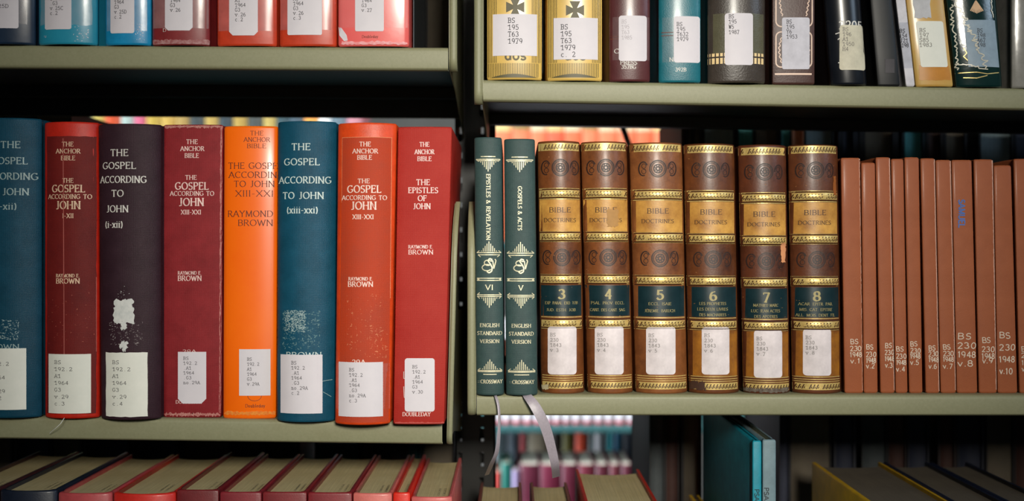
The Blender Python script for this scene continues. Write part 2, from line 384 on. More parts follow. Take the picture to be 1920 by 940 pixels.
# ------------------------------------------------------------------ rack
PAINT = mat('olive_enamel', rgb(132, 132, 101), .5, col2=rgb(143, 142, 112), scale=500, bump=.12, bscale=1400, spec=.5)
PAINT_D = mat('olive_enamel_painted_shade', rgb(22, 22, 20), .4, col2=rgb(27, 26, 23), scale=200, bump=.08, bscale=900)  # olive enamel with the shade inside the rack put into its colour
UNDER = mat('underside_painted_shade', rgb(26, 25, 23), .5, scale=200)  # shade beneath the shelves put into the colour, darker than the deck enamel
FAR_PAINT = mat('teal_grey_enamel', rgb(62, 108, 108), .5, scale=80)
SD = .25         # depth of a shelf
def shelf(label, xl, xr, zl, zr, y0=0., y1=SD, fh=.018, m=PAINT, cat='shelf', group=None, back_lip=.019, seen=True):
    """folded steel shelf: rounded front fold, flat deck, rear lip; zl and zr are deck heights at its ends"""
    t = thing('steel_shelf', ((xl+xr)/2, (y0+y1)/2, zl), label, cat, group)
    pr = []
    s = 1 if y1 > y0 else -1
    for a in range(0, 91, 15): pr.append((y0+s*(.0035-.0035*math.sin(math.radians(a))), -.0035+.0035*math.cos(math.radians(a))))
    r = .003
    for a in range(0, 91, 30): pr.append((y0+s*(r-r*math.cos(math.radians(a))), -(fh-r)-r*math.sin(math.radians(a))))
    pr += [(y0+s*.0065, -fh), (y0+s*.0065, -fh+.0012), (y0+s*.003, -fh+.0014), (y0+s*.0014, -fh+.004), (y0+s*.0014, -.004), (y0+s*.0034, -.0014)]
    pr += [(y1-s*.0014, -.0014), (y1-s*.0014, -back_lip), (y1, -back_lip), (y1, 0)]
    mb = MB(); rows = []
    for i in range(7):
        f = i/6; x = xl+(xr-xl)*f; z = zl+(zr-zl)*f
        rows.append([(x, y, z+dz) for y, dz in pr])
    mb.quadstrip(rows, True)
    deck = mb.build('deck', m, t, 30)
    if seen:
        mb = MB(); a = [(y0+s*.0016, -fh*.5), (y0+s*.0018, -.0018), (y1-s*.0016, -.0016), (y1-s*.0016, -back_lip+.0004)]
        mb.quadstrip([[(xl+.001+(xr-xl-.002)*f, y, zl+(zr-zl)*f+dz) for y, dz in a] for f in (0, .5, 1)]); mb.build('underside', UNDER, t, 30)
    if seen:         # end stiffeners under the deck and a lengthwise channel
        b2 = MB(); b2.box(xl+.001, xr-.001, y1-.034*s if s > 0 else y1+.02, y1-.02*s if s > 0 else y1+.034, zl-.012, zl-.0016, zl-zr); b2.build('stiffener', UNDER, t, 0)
    return t
ZTL = (wz(84), wz(88.5)); ZTR = (wz(148.5), wz(163))
ZML = (wz(781), wz(791)); ZMR = (wz(740.5), wz(738.5))
XPL = -.055; XPR = -.030
LB = wx(840); LBm = wx(829)
shelf('upper olive steel shelf of the left bay under the teal and red books', wx(-1000), LB, wz(83.5)+(wz(83.5)-wz(88.5))*940/900, wz(88.5), m=PAINT, fh=.0188, back_lip=.0286)
shelf('middle olive steel shelf of the left bay carrying the gospel volumes', wx(-1000), LBm, wz(780)+(wz(780)-wz(791.5))*940/889, wz(791.5), m=PAINT, fh=.0186, back_lip=.012)
shelf('upper olive steel shelf of the right bay under the yellow volumes', wx(906), wx(2900), wz(149), wz(166)+(wz(166)-wz(149))*920/1074, m=PAINT, fh=.0178, back_lip=.006)
shelf('middle olive steel shelf of the right bay carrying the brown leather set', wx(894), wx(2900), wz(740.5), wz(741.4), m=PAINT, fh=.0172, back_lip=.012)
ZLOW = -.445
shelf('lower olive shelf of the left bay, below the tops of the red books', wx(-1000), LBm, ZLOW, ZLOW, m=PAINT, back_lip=.018)
shelf('lower olive shelf of the right bay, below the yellow covered books', wx(894), wx(2900), ZLOW, ZLOW, m=PAINT, back_lip=.018)
# shelves on the other face of the rack, and their books later
ZBA, ZBB = -.112, -.405
BK0, BK1 = .275, .50
for nm, xl, xr in (('left', wx(-1000), -.066), ('right', -.018, wx(2900))):
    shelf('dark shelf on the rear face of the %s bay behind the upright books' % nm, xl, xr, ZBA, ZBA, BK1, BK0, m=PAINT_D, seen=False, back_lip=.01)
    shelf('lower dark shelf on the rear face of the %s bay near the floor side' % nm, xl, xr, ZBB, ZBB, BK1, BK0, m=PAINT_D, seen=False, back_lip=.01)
def zl_mid(x): f = (x-wx(-60))/(LBm-wx(-60)); return wz(780)+(wz(791.5)-wz(780))*f
def zr_mid(x): f = (x-wx(894))/(wx(1980)-wx(894)); return wz(740.5)+(wz(741)-wz(740.5))*f
def zl_top(x): f = (x-wx(-60))/(LB-wx(-60)); return wz(83.5)+(wz(88.5)-wz(83.5))*f
def zr_top(x): f = (x-wx(906))/(wx(1980)-wx(906)); return wz(149)+(wz(166)-wz(149))*f
def bracket(label, x, side, zlow, zhigh, lw, ztopfront, xs=0):
    """end plate: thin sheet from front to upright with a rolled front edge; side = +1 roll opens to the right"""
    t = thing('shelf_bracket', (x, .12, zlow), label, 'shelf bracket', 'end brackets beside the posts')
    mb = MB(); r = .010; T = .0012
    # outline in y-z, front lower corner rounded
    out = []
    for a in range(180, 271, 15): out.append((r+r*math.cos(math.radians(a)), zlow+r+r*math.sin(math.radians(a))))
    out += [(.10, zlow-.004), (SD+.004, zlow-.03), (SD+.004, zhigh+.012), (.12, zhigh+.02), (.04, ztopfront-.01), (.034, ztopfront+.003), (.018, ztopfront-.009), (.007, ztopfront-.023)]
    out += [(.001, ztopfront-.041)]
    n = len(out); b = len(mb.v)
    for dx in (-T/2, T/2): mb.v += [(x+dx+xs*(z-zlow), y, z) for y, z in out]
    mb.f.append(tuple(b+i for i in range(n))); mb.f.append(tuple(b+n+i for i in reversed(range(n))))
    for i in range(n): j = (i+1) % n; mb.f.append((b+i, b+n+i, b+n+j, b+j))
    mb.build('plate', PAINT, t, 30)
    # rolled flange along front and lower corner: strip of width lw turned outwards
    mb = MB(); rows = []
    path = [(ztopfront-.004, .0005)]+[(z, 0) for z in (ztopfront-.02, (ztopfront+zlow)/2, zlow+r)]
    path = [(.034, ztopfront+.004), (.018, ztopfront-.008), (.007, ztopfront-.022), (.001, ztopfront-.04), (0, (ztopfront+zlow)/2), (0, zlow+r)] + [(r-r*math.cos(math.radians(a)), zlow+r-r*math.sin(math.radians(a))) for a in (15, 30, 45, 60, 75, 90)]
    for y, z in path:
        row = []
        for k in range(9):
            a = math.radians(-90+k*22.5)
            # half-round bead, lw wide
            row.append((x+xs*(z-zlow)+side*lw/2+lw/2*math.sin(a), y-lw*.32*math.cos(a), z - (0 if z > zlow+r*.9 else lw*.1*math.cos(a))))
        rows.append(row)
    mb.quadstrip(rows); back = [[(p[0], p[1]+.0012, p[2]+.0004) for p in r_] for r_ in rows]
    mb.quadstrip(back)
    mb.quadstrip([[r_[0] for r_ in rows], [r_[0] for r_ in back]]); mb.quadstrip([[r_[-1] for r_ in rows], [r_[-1] for r_ in back]])
    mb.build('rolled_edge', PAINT, t, 50)
    # hooks into the slots
    for hz in (zhigh, zhigh-.0512):
        h = MB(); h.box(x+xs*(hz-zlow)-.001, x+xs*(hz-zlow)+.001, SD+.002, SD+.017, hz-.008, hz); h.build('hook', PAINT, t, 0)
bracket('olive end bracket of the upper left shelf, right of the pink book', wx(843), 1, wz(131), wz(131)+.17, .0062, wz(131)+.17)
bracket('olive end bracket of the middle left shelf, right of the last red book', wx(838.5), 1, wz(836), wz(836)+.085, .0040, wz(385), .026)
bracket('pale end bracket of the upper right shelf, left of the yellow volumes', wx(905), -1, wz(193), wz(193)+.17, .0070, wz(193)+.17)
bracket('olive end bracket of the middle right shelf, left of the green volumes', wx(891.5), -1, wz(780), wz(780)+.085, .0066, wz(385))
for X0, nm, lo in ((wx(852), 'left', 0), (wx(884), 'right', 0)):
    bracket('end bracket of the low %s shelf, mostly below the middle ones' % nm, X0, 1 if nm == 'left' else -1, ZLOW-.018, ZLOW+.12, .007, ZLOW+.1)
def post(label, xc, y, half, slots, z0=-1.3, z1=.95):
    t = thing('slotted_upright', (xc, y+.02, z0), label, 'upright post')
    mb = MB(); sw = .0046; sh = .0150; pitch = .0262; T = .002
    x0, x1 = xc-half, xc+half
    xs = [x0]+[v for s_ in slots for v in (s_-sw/2, s_+sw/2)]+[x1]
    for i in range(0, len(xs), 2): mb.box(xs[i], xs[i+1], y, y+T, z0, z1)
    off = wz(862, y)          # a slot is centred here
    k0 = int((z0-off)/pitch)-1
    for s_ in slots:
        z = z0
        k = k0
        while True:
            zc = off+k*pitch; k += 1
            a, b = max(z, z0), min(zc-sh/2, z1)
            if b > a: mb.box(s_-sw/2, s_+sw/2, y, y+T, a, b)
            z = zc+sh/2
            if z > z1: break
    mb.build('slotted_face', PAINT_D, t, 0)
    mb = MB(); yb = y+.0215; s2 = [v+.0012 for v in slots]  # rear face added with offset slots, blocking most light through the front ones
    xs = [x0]+[v for s_ in s2 for v in (s_-sw/2, s_+sw/2)]+[x1]
    for i in range(0, len(xs), 2): mb.box(xs[i], xs[i+1], yb, yb+T, z0, z1)
    for s_ in s2:
        z = z0; k = k0
        while True:
            zc = off+.0105+k*pitch; k += 1
            a, b_ = max(z, z0), min(zc-sh/2, z1)
            if b_ > a: mb.box(s_-sw/2, s_+sw/2, yb, yb+T, a, b_)
            z = zc+sh/2
            if z > z1: break
    mb.build('added_slot_baffle', PAINT_D, t, 0)
    b = MB(); b.box(x0, x0+T, y, y+.0235, z0, z1); b.build('flange', PAINT_D, t, 0)
    b = MB(); b.box(x1-T, x1, y, y+.0235, z0, z1); b.build('flange', PAINT_D, t, 0)
    b = MB(); b.box(x0-.01, x1+.01, y-.02, y+.05, z0, z0+.012); b.build('foot', PAINT_D, t, 0, bevel=.001)
    return t
PY = .2565
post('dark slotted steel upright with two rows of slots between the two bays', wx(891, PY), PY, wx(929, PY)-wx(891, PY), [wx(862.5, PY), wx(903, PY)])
# dark diagonal brace behind the gap above the leather set
t = thing('diagonal_brace', (wx(1912, .53), .53, -1.3), 'thin black brace crossing the bright gap above the leather set', 'brace')
mb = MB(); xb, zb_ = wx(1912, .53), -1.3; xa, za = wx(1163-.352*300, .53), wz(225-300, .53)
mb.v += [(xa-.004, .53, za), (xa+.004, .53, za), (xb+.004, .53, zb_), (xb-.004, .53, zb_), (xa-.004, .533, za), (xa+.004, .533, za), (xb+.004, .533, zb_), (xb-.004, .533, zb_)]
mb.f += [(0,1,2,3), (7,6,5,4), (0,4,5,1), (1,5,6,2), (2,6,7,3), (3,7,4,0)]
mb.build('bar', PAINT_D, t, 0)
# ------------------------------------------------------------------ book materials
WHT = mat('silver_white_foil', rgb(215, 212, 205), .5)
CRM = mat('cream_foil', rgb(222, 190, 160), .5)
GREY_F = mat('pale_grey_foil', rgb(150, 172, 172), .5)
DRK = mat('dark_brown_print', rgb(92, 34, 14), .6)
GOLD = mat('gilt', rgb(232, 208, 138), .38, metal=.35, col2=rgb(196, 160, 84), scale=700)
GILT = mat('pale_gilt', rgb(222, 214, 180), .42, metal=.2)
SCUFF = mat('scuffed_paper', rgb(196, 200, 198), .8, col2=rgb(226, 226, 222), scale=300)
def cloth(n, c, **k):
    k.setdefault('rough', .6); k.setdefault('scale', 60); k.setdefault('spec', .25); return mat(n, c, kind='cloth', **k)
TAPE = mat('clear_book_tape', rgb(214, 204, 204), .16, alpha=.17, scale=120, bump=.3, bscale=60)
TAPE_N = mat('clear_tape_thin', rgb(205, 190, 190), .2, alpha=.09, scale=120)
# ------------------------------------------------------------------ middle left row
def ml(label, tl, tr, bl, br, yt, y0, cov, **k):
    return Book(label, (tl, tr, bl, br), yt, zl_mid(wx((bl+br)/2)), y0, cov, **k)
def title(b, rows, m, style='roman', name='title_lettering', jit=0):
    for r in rows: b.quads(text_quads(r[0], r[1], r[2], r[3], r[4], r[5] if len(r) > 5 else style, jit), m, name)
c_teal = cloth('dark_teal_cloth', rgb(10, 74, 98), rough=.5); c_teal1 = cloth('deep_teal_cloth', rgb(8, 66, 88), rough=.5)
b = ml('dark teal cloth volume lettered THE GOSPEL ACCORDING TO JOHN (i-xii), cut by the left edge', -40, 77, -40, 77, 223, -.003, c_teal1, bulge=.008)
title(b, [('THE', 5, 40, 272, 12), ('GOSPEL', -13, 52, 302, 12), ('ACCORDING', -32, 68, 331, 12), ('TO JOHN', -24, 54, 360, 12), ('(i-xii)', -9, 34, 387, 12), ('BROWN', -26, 38, 650, 9)], GREY_F, 'bold')
b.flecks(-20, 38, 600, 636, 190, GREY_F, 'scratched_residue', (1, 5))
b.call(-30, 50, 653, 768, ['BS', '192.2', 'A1', '1964', 'G3', 'v.29', 'c.2'], -15, 669, 12.8, m=LABEL_O)
b = ml('red volume with a maroon faded spine panel, between dark teal and plum books', 83, 184, 84, 186, 230, -.002, mat('bright_red_cloth', rgb(190, 30, 8), .5, scale=120, bump=.2), bulge=.007)
b.patch(86, 178, 256, 776, cloth('maroon_faded_cloth', rgb(96, 20, 20), col2=rgb(120, 30, 26), scale=40), 'faded_spine_panel', off=.00002, edge=.6, thick=.0001, ny=30)
b.quads(line_quads(121, 260, 123, 664, 1.6)+line_quads(178, 520, 178, 660, 1), mat('pinkish_crease', rgb(165, 84, 76), .7), 'crease', off=.0002)
title(b, [('THE', 119, 140, 271, 8), ('ANCHOR', 107, 152, 284, 8), ('BIBLE', 117, 143, 297, 8), ('THE', 120, 140, 339, 8), ('GOSPEL', 99, 160, 354, 13), ('ACCORDING TO', 90, 171, 369, 8), ('JOHN', 107, 152, 385, 14), ('I-XII', 120, 140, 405, 8, 'bold'), ('RAYMOND E.', 107, 151, 517, 6), ('BROWN', 107, 151, 527, 9)], CRM, 'bold')
b.flecks(90, 176, 540, 650, 60, mat('light_red_scuff', rgb(170, 86, 66), .7), 'scuff', (1, 4))
b.call(90, 170, 664, 775, ['BS', '192.2', 'A1', '1964', 'G3', 'v.29', 'c.3'], 103, 679, 12.9, m=LABEL_O)
# loose thread hanging from this book
mb = MB(); pts = [Vector((wx(121, -.01), -.0105, wz(784, -.01))), Vector((wx(114, -.012), -.0125, wz(794, -.01))), Vector((wx(105, -.012), -.012, wz(803, -.012))), Vector((wx(98, -.01), -.009, wz(808, -.01))), Vector((wx(93, -.006), -.006, wz(813, -.006)))]
rows = [[(p.x+.00028*math.cos(a), p.y, p.z+.00028*math.sin(a)) for a in (0, 1.57, 3.14, 4.71)] for p in pts]; mb.quadstrip(rows, True)
mb.build('loose_thread', SCUFF, b.root, 60)
b = ml('dark plum cloth volume with torn white residue and label ending c.4', 184, 302, 189, 301, 234, -.004, cloth('plum_cloth', rgb(50, 28, 38), rough=.55), bulge=.0085)
title(b, [('THE', 209, 243, 287, 12), ('GOSPEL', 192, 257, 311, 12), ('ACCORDING', 186, 275, 337, 12), ('TO', 211, 234, 363, 12), ('JOHN', 200, 243, 392, 12), ('(i-xii)', 197, 233, 421, 12)], WHT, 'bold')
for (x0, x1, y0, y1) in ((217, 252, 562, 580), (215, 253, 576, 606), (230, 240, 600, 618), (228, 242, 640, 652), (233, 240, 650, 658)):
    b.patch(x0, x1, y0, y1, SCUFF, 'torn_paper_residue', edge=2.2, ny=6, nx=14)
b.flecks(206, 270, 604, 650, 120, mat('grey_residue', rgb(140, 130, 130), .8), 'scratched_residue', (1, 5)); b.flecks(222, 246, 535, 560, 10, SCUFF, 'fleck', (1, 3))
b.call(198, 277, 661, 781, ['BS', '192.2', 'A1', '1964', 'G3', 'v.29', 'c.4'], 212, 679, 12.9, m=LABEL_O, edge=.6)
b = ml('maroon cloth volume with frayed pale edges lettered XIII-XXI, between plum and orange books', 306, 418, 306, 414, 234, .006, cloth('maroon_cloth', rgb(136, 30, 36), rough=.6), bulge=.0015)
fray = mat('frayed_pink_edge', rgb(205, 150, 140), .85, col2=rgb(150, 60, 60), scale=500)
b.patch(308, 416, 235, 240, fray, 'frayed_edge', edge=1.8, ny=3, nx=60); b.patch(308, 412, 775, 780, fray, 'frayed_edge', edge=2.2, ny=3, nx=60)
b.patch(413, 416, 240, 775, fray, 'worn_joint', edge=.6, ny=70, nx=1, skew=-.005, thick=0)
title(b, [('THE', 350, 371, 266, 8), ('ANCHOR', 339, 383, 279, 8), ('BIBLE', 347, 373, 292, 8), ('THE', 348, 369, 333, 8), ('GOSPEL', 329, 391, 349, 13), ('ACCORDING TO', 319, 401, 363, 8), ('JOHN', 336, 382, 379, 14), ('XIII-XXI', 340, 377, 398, 8, 'bold'), ('RAYMOND E.', 334, 378, 512, 6), ('BROWN', 334, 378, 522, 9), ('DOUBLEDAY', 330, 380, 754, 6), ('29A', 343, 368, 659, 6)], mat('pink_white_foil', rgb(232, 200, 192), .5), 'bold')
b.call(334, 387, 660, 757, ['BS', '192.2', '.A1', '1964', '.G3', 'no.29A'], 344, 672, 9.1, h=5.6, cw=5.3, cut=9, r=0)
b = ml('bright orange volume with dark brown title lettering', 420, 521, 418, 517, 237, .006, mat('orange_glazed_paper', rgb(250, 104, 4), .34, col2=rgb(255, 116, 6), scale=20, coat=.2), bulge=.003)
title(b, [('THE', 470, 494, 250, 8), ('ANCHOR', 458, 506, 262, 8), ('BIBLE', 464, 499, 274, 8), ('THE GOSPE', 428, 519, 311, 11), ('ACCORDIN', 429, 518, 328, 11), ('TO JOHN', 439, 514, 345, 11), ('XIII-XXI', 442, 512, 363, 11), ('RAYMOND', 427, 511, 401, 11), ('BROWN', 447, 511, 418, 11), ('Doubleday', 461, 497, 761, 6)], DRK, 'roman')
b.quads(poly_quads([(478+13*math.cos(a*.4), 742+10*math.sin(a*.4)) for a in range(17)], .8), DRK, 'publisher_emblem')
b.patch(420, 516, 772, 778, mat('frayed_yellow_edge', rgb(238, 160, 60), .8, col2=rgb(220, 90, 10), scale=400), 'frayed_edge', edge=1.6, ny=3, nx=40)
b.call(449, 507, 655, 742, ['BS', '192.2', 'A1', '1964', 'G3', 'v.29A'], 464, 673.5, 9.3, h=5.6, cw=4.6, skew=.0)
b = ml('dark teal cloth volume lettered (xiii-xxi) with scratched residue, right of the orange book', 521, 631, 519, 627, 229, -.004, c_teal, bulge=.008)
title(b, [('THE', 548, 583, 276, 12), ('GOSPEL', 533, 600, 304, 12), ('ACCORDING', 522, 620, 338, 12), ('TO JOHN', 530, 607, 367, 12), ('(xiii-xxi)', 538, 597, 394, 12), ('BROWN', 537, 603, 665, 9)], mat('silver_foil', rgb(196, 212, 208), .5), 'bold')
b.flecks(534, 574, 582, 622, 420, GREY_F, 'scratched_residue', (1, 5), dense=0); b.flecks(530, 600, 582, 655, 320, mat('faint_teal_residue', rgb(100, 134, 138), .8), 'scratched_residue', (1, 5))
b.quads(line_quads(604, 715, 622, 713, 1)+line_quads(606, 735, 620, 745, .8), GREY_F, 'scratch')
b.call(525, 605, 665, 775, ['BS', '192.2', '.A1', '1964', '.G3', 'no.29A', 'c.2'], 547, 680, 9.4, h=6, cw=5.3)
b = ml('orange-red twill volume with a faded rust panel, right of the scratched teal book', 634, 744, 628, 732, 232, -.014, mat('orange_red_cloth', rgb(214, 68, 16), .45, scale=100, bump=.25), bulge=.008)
b.patch(641, 734, 258, 792, cloth('faded_rust_twill', rgb(192, 62, 26), col2=rgb(172, 64, 40), scale=35, stretch=(1, 1, 1)), 'faded_spine_panel', off=.00002, thick=.0001, skew=-.012, ny=24)
b.quads(line_quads(641, 258, 735, 258, 1)+line_quads(734, 258, 731, 560, 1)+line_quads(641, 258, 640, 380, .8), mat('pale_rust_wear', rgb(222, 130, 90), .7), 'worn_line', off=.00022)
title(b, [('THE', 675, 696, 271, 8), ('ANCHOR', 662, 709, 284, 8), ('BIBLE', 671, 698, 296, 8), ('THE', 672, 694, 340, 8), ('GOSPEL', 652, 715, 355, 13), ('ACCORDING TO', 641, 725, 371, 8), ('JOHN', 659, 706, 386, 14), ('XIII-XXI', 662, 701, 407, 8, 'bold'), ('RAYMOND E.', 654, 700, 523, 6), ('BROWN', 653, 700, 533, 9), ('29A', 661, 686, 679, 9)], mat('warm_white_foil', rgb(236, 208, 196), .5), 'bold')
sc = mat('rust_scuff', rgb(214, 128, 90), .8); b.flecks(650, 715, 550, 670, 170, sc, 'scuff', (1, 5), .3); b.flecks(690, 725, 620, 672, 40, sc, 'scuff', (2, 9), .2)
b.patch(630, 730, 682, 768, TAPE_N, 'clear_tape', off=.00005, thick=.0001)
b.call(634, 718, 679, 781, ['BS', '192.2', '.A1', '1964', '.G3', 'no.29A', 'c.3'], 655, 693, 9.6, h=6, cw=5.3)
b = ml('red cloth volume lettered THE EPISTLES OF JOHN, last at the post', 746, 848, 737, 833.5, 238, -.014, cloth('brick_red_cloth', rgb(166, 34, 26), rough=.6, col2=rgb(178, 50, 40), scale=30), bulge=.0015)
title(b, [('THE', 787, 805, 271, 8), ('ANCHOR', 778, 814, 285, 8), ('BIBLE', 783, 809, 298, 8), ('THE', 781, 806, 342, 10), ('EPISTLES', 766, 821, 357, 10), ('OF', 784, 800, 372, 10), ('JOHN', 775, 807, 387, 10), ('RAYMOND E.', 766, 812, 463, 6), ('BROWN', 766, 812, 473, 8), ('DOUBLEDAY', 755, 807, 777, 7)], mat('rose_white_foil', rgb(238, 206, 200), .5), 'bold')
b.patch(741, 833, 792, 797, mat('frayed_red_edge', rgb(170, 60, 56), .85, col2=rgb(200, 90, 80), scale=500), 'frayed_edge', edge=.8, ny=2, nx=30)
b.quads(poly_quads([(757, 697), (757, 710), (762, 710)], 1)+poly_quads([(757, 725), (758, 745), (763, 752)], 1), WHT, 'publisher_emblem')
b.call(759, 815, 672, 772, ['BS', '192.2', '.A1', '1964', 'G3', 'v.30'], 773, 688, 9.4, h=5.8, cw=5.1, r=5)
# ------------------------------------------------------------------ upper left row
def tlb(label, l, r, yb, y0, cov, **k):
    k.setdefault('ext', .235)
    return Book(label, (l, r, l, r), 0, zl_top(wx((l+r)/2)), y0, cov, **k)
pl = dict(coat=.6, bump=.25, bscale=90)
b = tlb('dark navy book with a v.25D label at the upper left corner', -50, 66, 82, .002, mat('navy_laminate', rgb(20, 42, 66), .4, **pl), bulge=.006)
b.patch(-48, 50, -60, 45, TAPE, 'clear_tape', off=.00004, thick=.0001)
b.call(-18, 36, -60, 54, ['G3', 'v.25D'], -14, 3, 9.6, h=6.5, cw=6.6, r=4)
b = tlb('light teal taped book labelled v.25C c.2', 72, 182, 82, .001, mat('turquoise_laminate', rgb(40, 150, 176), .35, col2=rgb(34, 138, 170), **pl), bulge=.006)
b.patch(74, 172, -60, 47, TAPE, 'clear_tape', off=.00004, edge=1.5, thick=.0001)
b.call(84, 136, -60, 56, ['1964', '.G3', 'v.25C', 'c.2'], 95, -2, 9.2, h=6.5, cw=5.2, r=4)
b.flecks(136, 165, 46, 78, 26, LABEL, 'tape_bubble', (1, 4)); b.flecks(80, 88, 60, 74, 6, LABEL, 'tape_bubble', (1, 3))
b = tlb('bright blue book labelled v.25D c.2, between teal and maroon books', 197, 283, 83, .001, mat('sky_blue_laminate', rgb(18, 138, 188), .35, **pl), bulge=.004)
b.patch(199, 275, -60, 58, TAPE, 'clear_tape', off=.00004, thick=.0001)
b.call(207, 253, -60, 63, ['1964', 'G3', 'v.25D', 'c.2'], 215, 4.5, 9.2, h=6.5, cw=4.8, r=4)
b.flecks(254, 272, 45, 80, 30, LABEL, 'tape_bubble', (1, 4))
b = tlb('maroon taped book with frayed foot labelled v.26', 285, 393, 83, .001, mat('wine_laminate', rgb(128, 34, 38), .45, **pl), bulge=.004)
b.patch(286, 390, -60, 53, TAPE, 'clear_tape', off=.00004, thick=.0001)
b.patch(286, 391, 75, 84, mat('frayed_maroon_edge', rgb(130, 36, 36), .85, col2=rgb(190, 150, 150), scale=260), 'frayed_edge', edge=1.5, ny=3, nx=30)
title(b, [('D', 306, 312, 57, 6)], WHT); b.call(310, 362, -60, 58, ['1964', 'G3', 'v.26'], 320, 1.5, 9, h=6.5, cw=5, cut=6)
RED = mat('vermilion_laminate', rgb(196, 58, 26), .4, **pl)
b = tlb('red-orange taped book labelled v.26 c.2, left of its twin', 407, 519, 83, .001, RED, bulge=.003)
b.patch(409, 517, -60, 58, mat('rosy_clear_tape', rgb(200, 140, 140), .2, alpha=.3, scale=60), 'clear_tape', off=.00004, thick=.0001)
b.call(430, 484, -60, 67, ['A1', '1964', 'G3', 'v.26', 'c.2'], 441, 1, 9, h=6.5, cw=5.2, cut=7)
b = tlb('red-orange taped book labelled v.26 c.3, left of the pink book', 524, 631, 83, .001, RED, bulge=.003)
b.patch(525, 630, -60, 56, mat('rosy_clear_tape_two', rgb(200, 140, 140), .2, alpha=.3, scale=60), 'clear_tape', off=.00004, thick=.0001)
b.call(539, 604, -60, 66, ['A1', '1964', 'G3', 'v.26', 'c.3'], 550, -2, 9, h=6.5, cw=5, r=3)
b = tlb('pink book in a torn glossy jacket labelled v.27', 634, 767, 85, -.001, mat('coral_laminate', rgb(232, 96, 96), .3, col2=rgb(240, 110, 104), scale=12, **pl), bulge=.002)
b.patch(637, 765, -60, 52, TAPE_N, 'clear_tape', off=.00004, thick=.0001)
b.patch(640, 764, 78, 84, mat('torn_jacket_edge', rgb(240, 190, 195), .6, col2=rgb(225, 110, 110), scale=200), 'torn_edge', edge=1.6, ny=3, nx=30)
b.quads([[(632, 50), (640, 52), (650, 66), (652, 76), (645, 77), (636, 66)]], LABEL, 'torn_corner', off=.0003)
title(b, [('Doubleday', 679, 709, 69, 5)], DRK); b.call(666, 720, -60, 59, ['1964', 'G3', 'v.27'], 678, 1.5, 9, h=6, cw=5, r=3)
t = thing('jacket_side', (wx(790), .06, zl_top(wx(790))), 'thin grey plate added as the shaded right side of the pink book', 'jacket_side')  # added plate in place of the pink jacket's right side, shade in its grey
zb_ = zl_top(wx(790)); MG = mat('jacket_side_grey', rgb(70, 76, 80), .4, metal=.4)
mb = MB(); mb.box(wx(772), wx(774), .012, .13, zb_+.0004, zb_+.14); mb.build('upright_plate', MG, t, 0, bevel=.0004)
mb = MB(); mb.box(wx(772), wx(812), .03, .12, zb_+.0002, zb_+.001); mb.build('foot_plate', MG, t, 0)
# ------------------------------------------------------------------ upper right row
def trb(label, l, r, y0, cov, tl=None, tr=None, **k):
    k.setdefault('ext', .24)
    return Book(label, (l if tl is None else tl, r if tr is None else tr, l, r), 0, zr_top(wx((l+r)/2)), y0, cov, **k)
YEL = mat('glossy_yellow_jacket', rgb(222, 184, 96), .35, coat=.5, scale=15); OLV = mat('olive_black_print', rgb(74, 66, 24), .5)
def yellow(label, l, r, cx, cy, lab, tx, ty, lines, pitch):
    b = trb(label, l, r, .001, YEL, bulge=.004)
    q = []
    for x in [l+3+i*2.9 for i in range(6)]+[r-18+i*2.9 for i in range(6)]: q += line_quads(x, -60, x, 118 if l+16 > x or x > r-16 else 118, 1.1)
    for i in range(int((r-l-4)/3.2)): x = l+3+i*3.2; q += line_quads(x, 119, x, 145, 1.2)
    b.quads(q, OLV, 'printed_stripes')
    q = []
    for k in range(4):
        a = k*math.pi/2; c, s = math.cos(a), math.sin(a)
        pts = [(2, -3), (17, -10), (17, 10), (2, 3)]
        q.append([(cx+c*x-s*y, cy+s*x+c*y) for x, y in pts])
    q.append([(cx-4, cy-4), (cx+4, cy-4), (cx+4, cy+4), (cx-4, cy+4)])
    b.quads(q, OLV, 'printed_cross', off=.0002)
    title(b, [('aos', cx-19, cx+20, 104, 17, 'sans')], OLV)
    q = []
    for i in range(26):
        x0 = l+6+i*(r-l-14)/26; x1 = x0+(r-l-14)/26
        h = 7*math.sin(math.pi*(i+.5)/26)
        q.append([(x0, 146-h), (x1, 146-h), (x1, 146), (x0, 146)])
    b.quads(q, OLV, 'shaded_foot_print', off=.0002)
    b.call(*lab, lines, tx, ty, pitch, h=9, cw=7)
yellow('yellow striped volume with cross and label 1979, first by the post', 913, 1016, 966, 14, (924, 1007, 27, 105), 952, 39, ['BS', '195', 'T63', '1979'], 12.9)
yellow('yellow striped volume with cross and a c. 2 label, second from the post', 1026, 1129, 1078, 20, (1038, 1121, 34, 112), 1051, 51, ['BS', '195', 'T63', '1979', 'c. 2'], 12.9)
b = trb('glossy brown-maroon book with a faded label over the word PRESS', 1142, 1219, .001, mat('brown_maroon_leatherette', rgb(84, 38, 40), .4, coat=.3, bump=.2), bulge=.004)
b.patch(1143, 1218, 32, 113, TAPE_N, 'clear_tape', thick=.0001)
title(b, [('C', 1152, 1160, 96, 8), ('PRESS', 1163, 1194, 118, 7), ('357BG', 1165, 1192, 126, 7)], WHT, 'bold')
b.quads(line_quads(1144, 68, 1160, 68, 1.5)+line_quads(1144, 73, 1160, 73, 2), DRK, 'printed_rule')
b.call(1160, 1213, 30, 115, ['BS', '195', 'T63', '1985'], 1165, 41, 10, h=7, cw=5, r=5, ink=mat('very_faded_ink', rgb(196, 190, 196), .7))
b = trb('teal leatherette book with label T632 1979', 1235, 1314, .001, mat('teal_leatherette', rgb(20, 104, 118), .4, coat=.3, bump=.35, bscale=1200), bulge=.003)
b.patch(1236, 1313, 33, 117, TAPE_N, 'clear_tape', thick=.0001)
